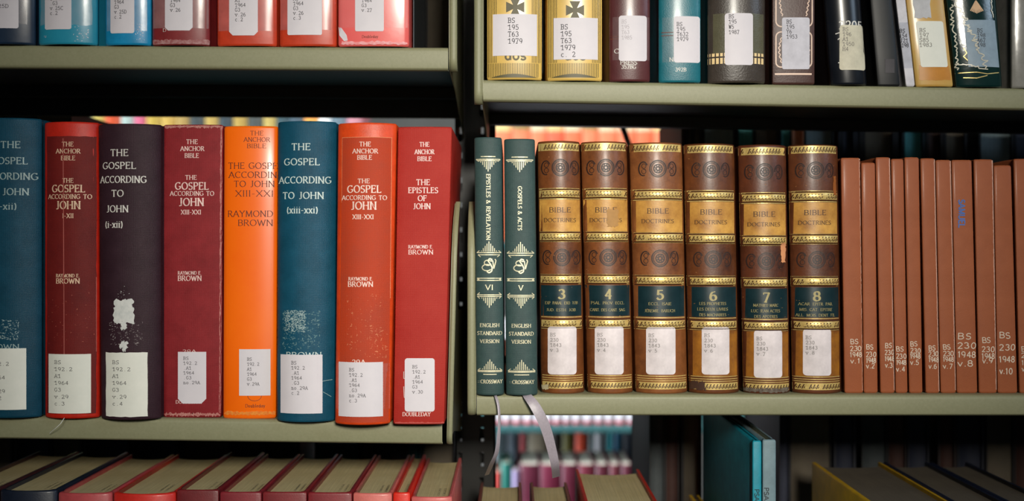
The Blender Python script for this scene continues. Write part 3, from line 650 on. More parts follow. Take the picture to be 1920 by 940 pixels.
title(b, [('N', 1255, 1262, 112, 7), ('392B', 1266, 1286, 131, 7)], WHT, 'bold'); b.quads(line_quads(1240, 61, 1262, 61, 1.5)+line_quads(1240, 67, 1262, 67, 1.5), DRK, 'printed_rule')
b.call(1263, 1313, 31, 118, ['BS', '195', 'T632', '1979'], 1268, 46, 9.3, h=7, cw=5.6, r=5)
b = trb('dark brown book with a row of gilt dashes near its foot, labelled W5 1987', 1327, 1435, .001, mat('dark_grained_leather', rgb(62, 54, 48), .38, coat=.3, bump=.5, bscale=800), bulge=.007)
b.patch(1329, 1433, 26, 100, mat('greenish_clear_tape', rgb(150, 150, 110), .3, alpha=.22, bump=.5, bscale=300), 'clear_tape', thick=.0001)
q = []
for i in range(15):
    x = 1331+i*7.1
    for y0, y1 in ((100, 106), (109, 120)): q += [[(x-2.4, y0), (x+2.4, y0), (x+2.4, y1), (x-2.4, y1)]]
b.quads(q, mat('bright_gilt', rgb(236, 205, 150), .4), 'gilt_dashes')
b.call(1358, 1411, 26, 123, ['BS', '195', 'W5', '1987'], 1365, 32, 9.8, h=7, cw=5, r=5)
b = trb('brown book with a scalloped white frame, labelled Y6 1953', 1448, 1528, .001, mat('chocolate_leather', rgb(68, 40, 34), .45, bump=.3, bscale=700), bulge=.001)
fr = mat('frame_foil', rgb(226, 196, 176), .5)
def rr(x0, x1, y0, y1, r): 
    p = []
    for cx, cy, a in ((x1-r, y0+r, -90), (x1-r, y1-r, 0), (x0+r, y1-r, 90), (x0+r, y0+r, 180)): p += [(cx+r*math.cos(math.radians(a+k*18)), cy+r*math.sin(math.radians(a+k*18))) for k in range(6)]
    return p+[p[0]]
q = poly_quads(rr(1455, 1523, -120, 50, 10), 2.4)+poly_quads(rr(1455, 1522, 60, 126, 9), 2.4)+line_quads(1453, 139, 1522, 139, 3.4)
for sgn, cx in ((1, 1467), (-1, 1511)):
    for y0, y1 in ((-60, 32), (66, 122)):
        q += poly_quads([(cx-sgn*(6*math.sin((y-y0)/(y1-y0)*math.pi))+1.6*math.sin(y*.75), y) for y in range(int(y0), int(y1), 2)], 1.8)
b.quads(q, fr, 'stamped_frame')
b.call(1466, 1518, 33, 130, ['BS', '195', 'Y6', '1953'], 1474, 41, 9.3, h=7, cw=5.2, r=4, m=mat('grey_label', rgb(196, 194, 204), .6))
b = trb('black book with a yellowed label 1950 and tops of digits above it', 1558, 1626, .002, mat('black_glossy_cloth', rgb(14, 18, 26), .3, coat=.3), tl=1546, tr=1614, bulge=.006, ext=.15)
title(b, [('2205', 1572, 1617, 48, 15, 'bold')], WHT); b.quads(line_quads(1566, 64, 1573, 62, 2)+line_quads(1570, 75, 1574, 72, 2)+line_quads(1571, 118, 1575, 118, 2), WHT, 'title_lettering')
b.call(1573, 1624, 48, 132, ['BS', '196', 'A1', '1950', 'H4'], 1578, 56, 9.2, h=7, cw=5.6, r=5, m=mat('yellowed_label', rgb(206, 200, 178), .55), ink=INK_F)
# black leaning binder with rounded foot beside it
b = trb('wide black book leaning beside the 1950 book, with a tiny grey sticker', 1646, 1688, .002, mat('black_cloth_cover', rgb(12, 13, 16), .5), tl=1632, tr=1672, bulge=.001, ext=.115)
b.patch(1659, 1677, 111, 137, mat('grey_sticker', rgb(58, 54, 58), .6), 'sticker')
def lean(label, bl, br, tl, tr, y0, cov, **k): return trb(label, bl, br, y0, cov, tl=tl, tr=tr, **k)
def zfix(b): pass
b = lean('slim white paperback leaning left, labelled 154', 1699, 1716, 1680, 1698, .001, mat('white_paper_cover', rgb(206, 204, 212), .5), bulge=0., board=.001, ext=.12)
b.patch(1681, 1707, 42, 128, mat('bluish_tape', rgb(190, 196, 210), .25, alpha=.35), 'clear_tape', skew=.11, thick=.0001)
b.quads(text_quads('BS', 1686, 1697, 58, 7, 'type')+text_quads('154', 1686, 1701, 67, 7, 'type')+text_quads('J21', 1687, 1703, 76, 7, 'type')+text_quads('198', 1690, 1704, 85, 7, 'type'), INK, 'typed_lettering', off=.0004)
b = lean('worn yellow volume leaning left, with a white torn patch and label 1983', 1718, 1788, 1699, 1770, .001, mat('stained_yellow_jacket', rgb(200, 170, 98), .4, col2=rgb(202, 152, 72), scale=40, coat=.3), bulge=.002, ext=.15)
b.patch(1711, 1742, -30, 34, mat('torn_white_paper', rgb(196, 196, 200), .7), 'torn_paper', edge=1.5, skew=.05)
b.patch(1722, 1780, 122, 150, mat('orange_stain_tape', rgb(214, 140, 36), .4, alpha=.55, scale=60), 'stained_tape', edge=1.5, thick=.0001, skew=.08)
b.call(1717, 1768, 40, 126, ['BS', '197', 'S85', '1983'], 1723, 57, 9.2, h=7, cw=6, r=4, m=LABEL_O, ink=INK_F, skew=.11)
b = lean('dark green book in crinkled shiny plastic, leaning left', 1793, 1880, 1775, 1868, .001, mat('crinkled_dark_green_plastic', rgb(10, 42, 40), .14, coat=1, bump=1, bscale=110), bulge=.004, ext=.17)
cr = mat('silvery_plastic_crinkle', rgb(214, 208, 190), .3); q = []
for (x0, y0, x1, y1, n, am) in ((1785, -10, 1806, 35, 14, 6), (1806, 35, 1850, 128, 30, 7), (1784, 10, 1796, 130, 26, 4), (1796, 120, 1848, 130, 12, 4), (1858, 0, 1862, 34, 8, 3)):
    n = int(n*1.6)
    pts = [(x0+(x1-x0)*i/n+R.uniform(-am, am), y0+(y1-y0)*i/n+R.uniform(-2, 2)) for i in range(n+1)]; q += poly_quads(pts, 1.9)
b.quads(q, cr, 'plastic_crinkles', off=.0005)
b.quads(poly_quads([(1793, 137), (1830, 136), (1850, 139), (1874, 136)], 1.5)+poly_quads([(1806, 146), (1830, 147), (1850, 142)], 1.5)+poly_quads([(1806, 90), (1812, 100), (1806, 106), (1814, 114)], 1.5), GOLD, 'gilt_rule')
q = []
for i in range(9): q += line_quads(1828, 2, 1818+i*3.0, 26-abs(i-4)*1.2, 2.2)
b.quads(q, mat('straw_tassel_print', rgb(220, 180, 140), .6), 'printed_tassel')
b.call(1806, 1866, 38, 126, ['BS', '198', 'A67', '198'], 1830, 58, 9, h=7, cw=5.5, m=mat('blue_grey_label', rgb(140, 160, 176), .5), skew=.1)
trb('pale grey plastic covered book at the upper right corner', 1897, 1965, .001, mat('crinkled_grey_plastic', rgb(140, 138, 132), .2, coat=.8, bump=.8, bscale=60), bulge=.002)
# ------------------------------------------------------------------ middle right row
def mr(label, tl, tr, bl, br, yt, y0, cov, **k): return Book(label, (tl, tr, bl, br), yt, zr_mid(wx((bl+br)/2)), y0, cov, **k)
GRN = mat('grey_green_cloth', rgb(42, 66, 66), .6, kind='cloth', col2=rgb(52, 77, 75), scale=200)
def esv(label, tl, tr, bl, br, yt, vol, vt, vy0, vy1, dy):
    b = mr(label, tl, tr, bl, br, yt, -.0015, GRN, bulge=.004)
    def C(y): f = (y-yt)/(742-yt); return (tl+tr)/2+((bl+br)/2-(tl+tr)/2)*f
    q = []; W = (tr-tl)*.44
    def rule(y, arrows=0, w_=W):
        c = C(y); o = line_quads(c-w_, y, c+w_, y, 1.7)
        if arrows:
            for s in (-1, 1):
                o += line_quads(c+s*w_, y, c+s*(w_-5), y+arrows*4, 1.4)
        return o
    def fan(y, d):       # tapering bundle of vertical strokes; d=+1 hangs down
        o = []; c = C(y)
        for i in range(-4, 5): l = 19-4.2*abs(i); o += line_quads(c+i*3.5, y, c+i*3.5, y+d*l, 1.5)
        return o
    P = lambda qq, n: b.quads(qq, GILT, n)
    P(rule(294+dy, w_=W*.6)+rule(299+dy, 1)+rule(301.5+dy, 0, W*.85)+fan(303+dy, 1), 'gilt_ornament')
    P(fan(472+dy, -1)+rule(474+dy, -1)+rule(478+dy, 1, W*.9), 'gilt_ornament')
    P(rule(522+dy, 1)+rule(526+dy, -1), 'gilt_ornament'); P(rule(553+dy, -1)+rule(556+dy, 1)+fan(558+dy, 1), 'gilt_ornament')
    P(fan(693+dy, -1)+rule(695+dy, -1)+rule(697+dy)+rule(702+dy, 0, W*.55), 'gilt_ornament')
    P(vtext_quads(vt, C(390)-.5, vy0, vy1, 7.2, 'bold'), 'title_lettering')
    c = C(540); P(text_quads(vol, c-(7 if vol == 'VI' else 4), c+(7 if vol == 'VI' else 4), 539+dy, 9, 'bold'), 'volume_numeral')
    c = C(625)
    for t_, w_, y_ in (('ENGLISH', 18, 610), ('STANDARD', 23, 625), ('VERSION', 18, 640)): P(text_quads(t_, c-w_, c+w_, y_+dy, 6.5, 'bold'), 'title_lettering')
    c = C(716); P(text_quads('::CROSSWAY', c-23, c+23, 715.5+dy, 6.5, 'bold'), 'publisher_lettering')
    # interlaced monogram E S V
    c = C(498); y = 498+dy
    q += poly_quads([(c-2+7*math.cos(a), y-5+5*math.sin(a)) for a in [math.radians(t_) for t_ in range(-40, -330, -24)]], 1.8)
    q += poly_quads([(c-4+9*math.cos(a), y+4+6*math.sin(a)) for a in [math.radians(t_) for t_ in range(-60, -330, -24)]], 1.8)
    q += poly_quads([(c+6, y-11), (c+1, y-13), (c-2, y-9), (c+3, y-2), (c+6, y+4), (c+5, y+11), (c, y+14), (c-4, y+11)], 2.4)
    q += poly_quads([(c+3, y-8), (c+7, y-9), (c+9, y+6), (c+13, y-9), (c+11, y-12)], 1.9)
    P(q, 'gilt_monogram')
    return b
g1 = esv('grey-green cloth volume VI lettered EPISTLES & REVELATION', 889, 941, 893, 945, 258, 'VI', 'EPISTLES & REVELATION', 327, 450, 0)
g2 = esv('grey-green cloth volume V lettered GOSPELS & ACTS', 945, 1003, 949, 1008, 261, 'V', 'GOSPELS & ACTS', 350, 432, 1)
RIB = mat('satin_ribbon', rgb(168, 158, 168), .4, col2=rgb(150, 142, 150), scale=600, bump=.2)
def ribbon(b, pts, lab):
    """pts: photo x, photo y, depth, width px, turn"""
    mb = MB(); P = []
    n = len(pts)
    def cat(i, t, k):
        p = [pts[max(0, min(n-1, i+j))][k] for j in (-1, 0, 1, 2)]
        return .5*((2*p[1])+(-p[0]+p[2])*t+(2*p[0]-5*p[1]+4*p[2]-p[3])*t*t+(-p[0]+3*p[1]-3*p[2]+p[3])*t**3)
    rows = []; rb = []
    for i in range(n-1):
        for s_ in range(8):
            t = s_/8; x, y, d, wd, tw = [cat(i, t, k) for k in range(5)]
            X, Z = wx(x, d), wz(y, d); hw = wd*K/2
            rows.append([(X+hw*q*math.cos(tw), d+hw*q*math.sin(tw)-.0004*(1-q*q), Z+hw*q*.25) for q in (-1, -.33, .33, 1)])
    rb = [[(p[0], p[1]+.0003, p[2]) for p in r] for r in rows]
    mb.quadstrip(rows); mb.quadstrip(rb)
    mb.quadstrip([[r[0] for r in rows], [r[0] for r in rb]]); mb.quadstrip([[r[-1] for r in rows], [r[-1] for r in rb]])
    o = mb.build('ribbon_bookmark', RIB, b.root, 60); o['label'] = lab
ribbon(g1, [(927, 738, .004, 5, .2), (930, 745, -.005, 5, .3), (935, 765, -.008, 5, .4), (936, 800, -.009, 6, .5), (932, 845, -.004, 9, .4), (922, 870, .01, 10, .3), (912, 893, .05, 9, .2)], 'narrow grey satin ribbon hanging down')
ribbon(g2, [(984, 737, .004, 12, .1), (990, 744, -.006, 16, .1), (1005, 765, -.010, 19, .2), (1022, 800, -.010, 19, .2), (1035, 845, -.006, 17, .2), (1041, 875, .0, 15, .1), (1043, 897, .02, 15, .1)], 'wide grey satin ribbon hanging down')
LE = [mat('brown_calf_%s' % 'abcdef'[i], rgb(*c1), .46, col2=rgb(*c2), scale=38, coat=.1, bump=.3, bscale=500) for i, (c1, c2) in enumerate((((66, 32, 14), (134, 76, 34)), ((72, 36, 16), (142, 82, 38)), ((82, 42, 20), (152, 92, 46)), ((52, 24, 12), (118, 64, 26)), ((52, 26, 16), (108, 54, 26)), ((54, 28, 16), (112, 58, 26))))]
TANP = mat('ochre_title_leather', rgb(226, 172, 82), .45, col2=rgb(150, 98, 42), scale=45, coat=.08, bump=.2)
TANF = mat('stained_ochre_foot', rgb(178, 116, 34), .4, col2=rgb(104, 58, 28), scale=55, coat=.3, bump=.2)
NAVP = mat('dark_green_label_leather', rgb(12, 40, 46), .35, coat=.3, scale=90)
STAMP = mat('blind_tooling', rgb(42, 24, 18), .5)
GDRK = mat('gilt_tooling_brown', rgb(66, 36, 14), .5)
TORN = mat('torn_tan_leather', rgb(214, 146, 100), .8)
sets = [('3', 1008, 1087, 1015, 1096, 266, 732, 0, (1027, 1081, 612, 702), ['EXP. PARAL. EXO. TOB', 'JUD. ESTH. JOB.'], 'BS 230 1843 v.3'),
        ('4', 1089, 1175, 1102, 1187, 267, 732, 0, (1115, 1169, 612, 702), ['PSAL. PROV. ECCL.', 'CANT. DES CANT. SAG.'], 'v.4'),
        ('5', 1180, 1279, 1192, 1289, 269, 733, 2, (1211, 1266, 613, 702), ['ECCL. ISAIE', 'JEREMIE. BARUCH'], 'v.5'),
        ('6', 1282, 1377, 1292, 1386, 271, 733, 4, (1315, 1367, 613, 702), ['LES PROPHETES', 'LES DEUX LIVRES', 'DES MACHABEES'], 'v.6'),
        ('7', 1384, 1474, 1394, 1482, 273, 736, 8, (1413, 1466, 619, 708), ['MATHIEU MARC', 'LUC JEAN ACTES', 'DES APOTRES'], 'v.7'),
        ('8', 1478, 1571, 1486, 1578, 273, 735, 5, (1505, 1557, 617, 704), ['ACAR. EPITR. PAR.', 'MIS. CAT. EPITRE', 'ALL. MOIS. DENT. FIL'], 'v.8')]
desc = {'3': 'first of the set', '4': 'with a chipped ochre title panel', '5': 'the palest and widest', '6': 'with a ragged gilt foot', '7': 'with a torn patch on its joint', '8': 'last, next to the plain brown row'}
for vi, (vol, tl, tr, bl, br, yt, yb, dy, lab, sub, _) in enumerate(sets):
    y0 = .015; bul = .0095; yf = y0-bul*.6
    def Z(py): return (470-py)*(D+yf)/F
    d2 = dy*.55
    bands = [363.5+dy, 444+dy*.9, 524+dy*.8, 606.5+d2]
    ribs = [(Z(y), .0036, .0016) for y in bands]
    b = mr('brown leather volume %s of the gilt banded set, %s' % (vol, desc[vol]), tl, tr, bl, br, yt, y0, LE[vi], bulge=bul, ribs=ribs, hinge=True)
    def C(y): f = (y-yt)/(yb-yt); return (tl+tr)/2+((bl+br)/2-(tl+tr)/2)*f
    W = (tr-tl)/2-1.5
    def bandpatch(y, hh, m, name, off=.00006):
        c = C(y); return b.patch(c-W, c+W, y-hh, y+hh, m, name, off=off, ny=4, nx=12, thick=.00008, skew=(bl-tl)/(yb-yt)*0)
    gq = []; hq = []
    for y, hh in [(276+dy, 7)]+[(y_, 6.5) for y_ in bands]+[(722+dy*.5, 6.5)]:
        gb = bandpatch(y, hh, GOLD, 'gilt_band'); hq = []
        c = C(y); n = int(2*W/6.2)
        for i in range(n):
            x = c-W+4+i*6.2
            if R.random() < .95:
                hq += line_quads(x, y+hh-2, x+4, y-hh+2.5, 1.9); hq += line_quads(x+3.4, y+hh-3, x+4.8, y, 1.5)
        o = b.quads(hq, GDRK, 'band_tooling', gb, off=.00028); o['kind'] = 'stuff'
    for y in (354+dy, 358-3+dy, 373.5+dy, 435+dy*.9, 453+dy*.9, 515+dy*.8, 532.5+dy*.8, 594.5+d2, 616+d2, 704+dy*.5, 708.5+dy*.5, 712.5+dy*.5):
        c = C(y); b.quads(line_quads(c-W, y, c+W, y, 1.5), GOLD, 'gilt_rule', off=.00025)
    for y in bands:
        for s in (-1, 1): c = C(y+s*8.3); b.quads(line_quads(c-W, y+s*8.3, c+W, y+s*8.3, 2), GDRK, 'dark_rule', off=.00024)
    ty0, ty1 = 375+dy, 434+dy*.9; c = C((ty0+ty1)/2)
    b.patch(c-W, c+W, ty0, ty1, TANP, 'title_panel', off=.00004, thick=.0001)
    b.patch(C(660)-W, C(660)+W, 618+d2, 703+dy*.5, TANF, 'stained_panel', off=.00002, thick=.0001) if vi in (3, 4, 5) else None
    ny0, ny1 = 535+dy*.8, 592.5+d2; c2 = C((ny0+ny1)/2)
    vp = b.patch(c2-W, c2+W, ny0, ny1, NAVP, 'volume_panel', off=.00004, thick=.0001)
    b.quads(text_quads('BIBLE', c-20, c+20, ty0+19, 9, 'bold')+text_quads('DOCTRINES', c-30, c+30, ty0+38, 7, 'bold'), mat('worn_title_tooling_%s' % 'abcdef'[vi], rgb(88, 60, 34), .5), 'title_lettering', off=.00025)
    q = text_quads(vol, c2-6, c2+6, ny0+16.5, 17, 'fat'); 
    for i, s_ in enumerate(sub):
        wd = min(W*.8, len(s_)*1.75+2); q += text_quads(s_, c2-wd, c2+wd, ny0+(31 if len(sub) == 3 else 33)+i*(10.5 if len(sub) == 3 else 13), 5, 'roman')
    b.quads(q, mat('volume_gilt_%s' % 'abcdef'[vi], rgb(164, 150, 98), .45), 'volume_lettering', off=.00026)
    # blind-stamped rosettes in the upper and third panel
    for y in (315+dy, 483+dy*.85):
        sq = []
        c = C(y)+2
        for r_, th in ((15.5, 2.4), (12.5, 1.5), (8, 2.2), (3.5, 2.6)): sq += poly_quads([(c+r_*math.cos(math.radians(a)), y+r_*math.sin(math.radians(a))) for a in range(0, 361, 24)], th)
        for a in range(0, 360, 45): sq += line_quads(c+4*math.cos(math.radians(a)), y+4*math.sin(math.radians(a)), c+7*math.cos(math.radians(a+25)), y+7*math.sin(math.radians(a+25)), 1.6)
        for s in (-1, 1):
            sq += poly_quads([(c+s*(27+8*math.cos(math.radians(a))), y+13*math.sin(math.radians(a))) for a in range(-150 if s < 0 else -180, 121, 20)], 2.3)
            sq += poly_quads([(c+s*(26+4*math.cos(math.radians(a))), y-5+4.5*math.sin(math.radians(a))) for a in range(0, 361, 40)], 1.2)
            sq += poly_quads([(c+s*(26+4*math.cos(math.radians(a))), y+5+4.5*math.sin(math.radians(a))) for a in range(0, 361, 40)], 1.2)
        b.quads(sq, STAMP, 'stamped_rosettes', off=.00008)
    if vol == '4': b.patch(1137, 1158, 393, 426, mat('chipped_leather', rgb(172, 128, 72), .7), 'chip', edge=2.5, off=.0003, ny=8)
    if vol == '7':
        b.patch(1464, 1474, 456, 492, TORN, 'torn_leather', edge=1.5, off=.0003, ny=10, nx=5)
        b.patch(1395, 1480, 728, 735, mat('frayed_grey_foot', rgb(120, 112, 100), .8, col2=rgb(60, 40, 30), scale=300), 'frayed_edge', edge=1.6, off=.0003, nx=30, ny=3)
    if vol == '8': b.patch(1563, 1569, 330, 366, mat('worn_orange_joint', rgb(150, 84, 30), .6), 'worn_joint', edge=1, off=.0003, ny=8, nx=3)
    if vol == '6': b.patch(1292, 1322, 716, 731, mat('ragged_dark_foot', rgb(60, 34, 20), .7), 'worn_foot', edge=2.5, off=.0003, nx=14, ny=4)
    if vol == '3': b.patch(1016, 1028, 722, 731, mat('bare_board_corner', rgb(176, 164, 132), .8), 'worn_corner', edge=1.5, off=.0003, nx=6, ny=4)
    wear = mat('leather_wear_%s' % 'abcdef'[vi], rgb(158, 104, 56), .6)
    b.flecks(C(400)-W+2, C(400)+W-2, 288, 728, 60, wear, 'scuffs', (.8, 3.5), .4)
    b.call(*lab, ['BS', '230', '1843', 'v.'+vol], lab[0]+4, lab[2]+15.5, 9.6, h=6.2, cw=5.4, r=6, m=mat('cream_label_%s' % 'abcdef'[vi], rgb(218, 208, 210), .55), ink=INK_F)
# plain brown row
TER = mat('terracotta_buckram', rgb(148, 80, 47), .6, col2=rgb(160, 89, 54), scale=50, spec=.3, bump=.35, bscale=1500, coat=.08)
CHK = mat('white_ink_writing', rgb(216, 198, 178), .7); PE = mat('pale_worn_edge', rgb(206, 160, 140), .7)
tb = [(1577, 1613, 1584, 1619, 296, (1594, 1615), (641, 654, 665, 677), 9, 1), (1615, 1641, 1620, 1646, 305, (1624, 1642), (651, 665, 676, 686), 9, 0), (1642, 1669, 1651, 1678, 295, (1659, 1676), (648, 661, 673, 685), 9, 1),
      (1671, 1694, 1679.5, 1702, 298, (1680.5, 1699), (655, 668, 680, 692), 9, 0), (1696, 1723, 1705, 1730, 295, (1707, 1725), (645, 658, 668, 680), 9, 0), (1726, 1753, 1736, 1762, 297, (1741, 1759), (653, 664, 675, 687), 9, 1),
      (1754.5, 1783, 1764, 1793, 300, (1768, 1788), (651, 663, 674, 687), 9, 1), (1784.5, 1822, 1794.5, 1833, 300, (1796, 1829), (631, 648, 665, 682), 11, 0), (1826, 1862, 1836, 1869.5, 299, (1841, 1864), (638, 655, 668, 676), 10, 1),
      (1863.5, 1896, 1871, 1908, 310, (1874, 1902), (629, 652, 674, 696), 11, 0), (1901, 1937, 1912, 1948, 298, (1915, 1940), (655, 667, 680, 692), 9, 0)]
ordl = ['first beside the leather set', 'second, a little shorter than its neighbours', 'third from the leather set', 'fourth and narrow', 'fifth from the leather set', 'sixth from the leather set', 'seventh, left of the SAMUEL volume', 'broad with SAMUEL stamped in blue', 'right of the SAMUEL volume', 'tenth, shorter than both neighbours', 'cut by the right edge']
for i, (tl, tr, bl, br, yt, tx, ty, h, ed) in enumerate(tb):
    b = mr('plain terracotta brown volume hand-lettered v.%d, %s' % (i+1, ordl[i]), tl, tr, bl, br, yt, .011, TER, bulge=.0006, hinge=True, board=.0022, group=None)
    q = []
    for s_, y in zip(('BS', '230', '1948', 'v.%d' % (i+1)), ty):
        a, c = tx; f = .7 if s_ == 'BS' else .85 if s_[0] == 'v' else 1
        q += text_quads(s_, a, a+(c-a)*f, y, h*.98, 'hand', .05)
    b.quads(q, CHK, 'handwritten_lettering', off=.0002)
    if ed:
        q = []; y = yt+2
        while y < 730:
            f = (y-yt)/(734-yt); f2 = (y+5-yt)/(734-yt); x = tr+(br-tr)*f-1.2; x2 = tr+(br-tr)*f2-1.2; wd = R.uniform(.6, 1.5)
            q.append([(x-wd, y), (x+1, y), (x2+1, y+5.2), (x2-wd, y+5.2)]); y += 5
        b.quads(q, PE, 'worn_joint', off=.00005)
    if i == 7: b.quads(vtext_quads('SAMUEL', 1803, 375, 427, 11, 'sans'), mat('blue_stamp', rgb(58, 104, 176), .6), 'stamped_lettering', off=.0002)
# ------------------------------------------------------------------ lower left row, seen from above
def low(label, l, r, yt, cov, y0=0., page=PAGE, ext=None, **k):
    return Book(label, (l, r, l, r), yt, ZLOW, y0, cov, page=page, **k)
lows = [(-95, -3, 917, (60, 26, 30), 'dark brown book at the lower left corner, only its page top showing', .005),
        (0, 107, 919, (16, 26, 44), 'navy book lying low at the left edge of the bottom row', .005),
        (109, 210, 924, (178, 70, 74), 'dusty rose book right of the navy one in the bottom row', .004),
        (213, 329, 924, (206, 40, 30), 'bright red book with pale page top in the bottom row', .007),
        (331, 410, 919, (108, 24, 30), 'dark maroon book with a frayed corner right of the bright red one', .001),
        (412, 490, 923, (128, 32, 42), 'maroon book fifth in the bottom row, below the orange volume', .001),
        (492, 575, 923, (122, 30, 36), 'maroon book with a dented head cap in the bottom row', .001),
        (577, 660, 924, (128, 30, 38), 'maroon book left of the pale pink one in the bottom row', .001),
        (662, 735, 925, (214, 112, 104), 'pale pink-red book in the bottom row left of the thin scarlet one', .002),
        (737, 769, 924, (222, 40, 22), 'thin scarlet book in the bottom row', .001),
        (771, 848, 932, (210, 100, 98), 'pink-red book at the right end of the bottom row by the post', .002)]
STP = mat('stamp_ink', rgb(60, 60, 66), .8)
for i, (l, r, yt, c, lab, bu) in enumerate(lows):
    b = low(lab, l, r, yt, mat('lower_cloth_%s' % 'abcdefghijk'[i], rgb(*c), .45, scale=80, coat=.2, bump=.2), bulge=bu, depth=.168, top_inset=.0032)
    # ink stamp on the top edge of the pages
    zt = b.zt-.0032+.0002; xc = b.X(.25, 1); mb = MB()
    for ln in range(2 if r-l > 50 else 1):
        for q in text_quads(R.choice(('LIBRARY', 'COLLEGE', 'SEMINARY')), 0, 34, 0, 4, 'roman'):
            k0 = len(mb.v)
            for x, y in q: mb.v.append((xc+ln*.0045+y*K*1.0, .018+x*K*1.9, zt))
            mb.f.append(tuple(range(k0, k0+4)))
    mb.build('stamp_on_pages', STP, b.root, 0)
# ------------------------------------------------------------------ lower right
for l, r, z, c, lab, page, bu in ((888, 982, -.2290, (120, 70, 60), 'brown covered book whose curved page top shows under the narrow ribbon', PAGE, .004),
                       (1000, 1085, -.2290, (96, 58, 50), 'brown covered book whose page top shows under the wide ribbon', PAGE, .004),
                       (1103, 1249, -.2160, (188, 40, 26), 'red covered thick book whose big page top fills the lower gap', PAGE, .005)):
    b = Book(lab, (l, r, l, r), 470-z/K, ZLOW, 0., mat('low_cover_%d' % l, rgb(*c), .45, scale=80), bulge=bu, depth=.19, page=page, board=.0032)
b = Book('tall teal book standing alone, its dark left cover and bright spine showing', (1411, 1428, 1411, 1428), 827, ZLOW, 0., mat('bright_teal_cloth', rgb(0, 138, 158), .5, scale=80, bump=.2), bulge=.0004, depth=.235)
b.quads(vtext_quads('PSALMS', 1419, 918, 965, 8, 'sans'), mat('dark_teal_print', rgb(10, 60, 70), .6), 'title_lettering')
b = Book('tall grey-blue book right against the tall teal one', (1430, 1455, 1430, 1455), 825, ZLOW, 0., mat('grey_blue_cloth', rgb(110, 134, 142), .55, scale=80, bump=.2), bulge=.0004, depth=.235)
b.quads(vtext_quads('PSALMS', 1437, 915, 965, 8, 'sans'), mat('dark_grey_print', rgb(50, 58, 62), .6), 'title_lettering')
YC = mat('mustard_cover', rgb(214, 168, 28), .45, scale=60); NV = mat('dark_blue_cover', rgb(26, 34, 58), .4, scale=60)
for l, r, z, m, lab in ((1370, 1396, -.247, YC, 'small mustard book, its corner showing left of the tall teal book'),
                    (1657, 1818, -.214, YC, 'mustard yellow covered book at the lower right'),
                    (1822, 1926, -.214, NV, 'dark blue covered book right of the mustard one'),
                    (1929, 2020, -.214, NV, 'second dark blue covered book, in the lower right corner')):
    Book(lab, (l, r, l, r), 470-z/K, ZLOW, 0., m, bulge=.004, depth=.215, page=PAGE_D, board=.0034)
ORD = 'first second third fourth fifth sixth seventh eighth ninth tenth eleventh twelfth thirteenth fourteenth fifteenth sixteenth seventeenth eighteenth nineteenth twentieth'.split()
# ------------------------------------------------------------------ rear-face books (fore-edges towards us)
def rear(label, l, r, zb, h, page, cov, y=.285, g=2):
    kk = (D+y)/F
    e = (l-g, r+g, l-g, r+g)
    return Book(label, e, 0, zb, y, cov, bulge=.002, depth=.18, page=page, ext=h, flip=True, board=(g+1.5)*kk, group='books on the rear face of the rack')
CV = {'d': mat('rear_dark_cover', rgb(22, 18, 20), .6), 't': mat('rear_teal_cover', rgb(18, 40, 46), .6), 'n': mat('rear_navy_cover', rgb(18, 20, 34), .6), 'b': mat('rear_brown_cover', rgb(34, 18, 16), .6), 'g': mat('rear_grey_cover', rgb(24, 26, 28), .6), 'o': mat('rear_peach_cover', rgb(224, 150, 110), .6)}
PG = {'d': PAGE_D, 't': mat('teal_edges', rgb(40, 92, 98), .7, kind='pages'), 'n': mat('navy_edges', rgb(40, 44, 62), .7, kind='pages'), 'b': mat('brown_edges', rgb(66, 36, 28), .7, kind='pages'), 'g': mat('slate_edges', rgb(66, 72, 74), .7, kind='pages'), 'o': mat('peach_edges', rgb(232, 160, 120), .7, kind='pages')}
PGU = dict(PG); PGU['t'] = mat('teal_edges_lightened', rgb(92, 178, 180), .7, kind='pages'); PGU['g'] = mat('slate_edges_lightened', rgb(128, 146, 150), .7, kind='pages')  # lightened copies for the upper row, offsetting the shelf's shade in the colour
NM = {'d': 'dark brown', 't': 'teal', 'n': 'navy', 'b': 'reddish brown', 'g': 'slate grey', 'o': 'peach'}
up = [(1278, 1288, 'b'), (1290, 1298, 'd'), (1302, 1314, 'd'), (1320, 1378, 'g'), (1383, 1414, 't'), (1416, 1460, 'd'), (1464, 1483, 't'), (1486, 1506, 'o'), (1510, 1562, 'g'), (1580, 1601, 'n'), (1621, 1675, 'd'), (1695, 1731, 't'), (1740, 1765, 'b'), (1773, 1810, 'd'), (1838, 1898, 'g'), (1905, 1945, 'n')]
def gp(row, i):  # widens each dark cover over half the neighbouring gap, filling shade with colour
    a = row[i][0]-row[i-1][1] if i else 6; b = row[i+1][0]-row[i][1] if i+1 < len(row) else 6
    return max(1, min(a, b, 30)/2-.6) if min(a, b) > 2 else .6
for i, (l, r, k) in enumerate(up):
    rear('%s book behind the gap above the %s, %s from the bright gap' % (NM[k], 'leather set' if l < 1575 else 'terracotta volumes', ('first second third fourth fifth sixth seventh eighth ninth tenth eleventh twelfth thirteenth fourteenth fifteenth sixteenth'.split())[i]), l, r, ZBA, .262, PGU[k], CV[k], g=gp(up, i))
lo = [(1219, 1245, 'g'), (1249, 1272, 'b'), (1281, 1312, 'd'), (1462, 1480, 'n'), (1482, 1558, 'd'), (1567, 1601, 'n'), (1617, 1662, 'g'), (1666, 1698, 'b'), (1704, 1740, 'n'), (1762, 1790, 'b'), (1798, 1842, 'n'), (1850, 1900, 'd'), (1904, 1950, 'b')]
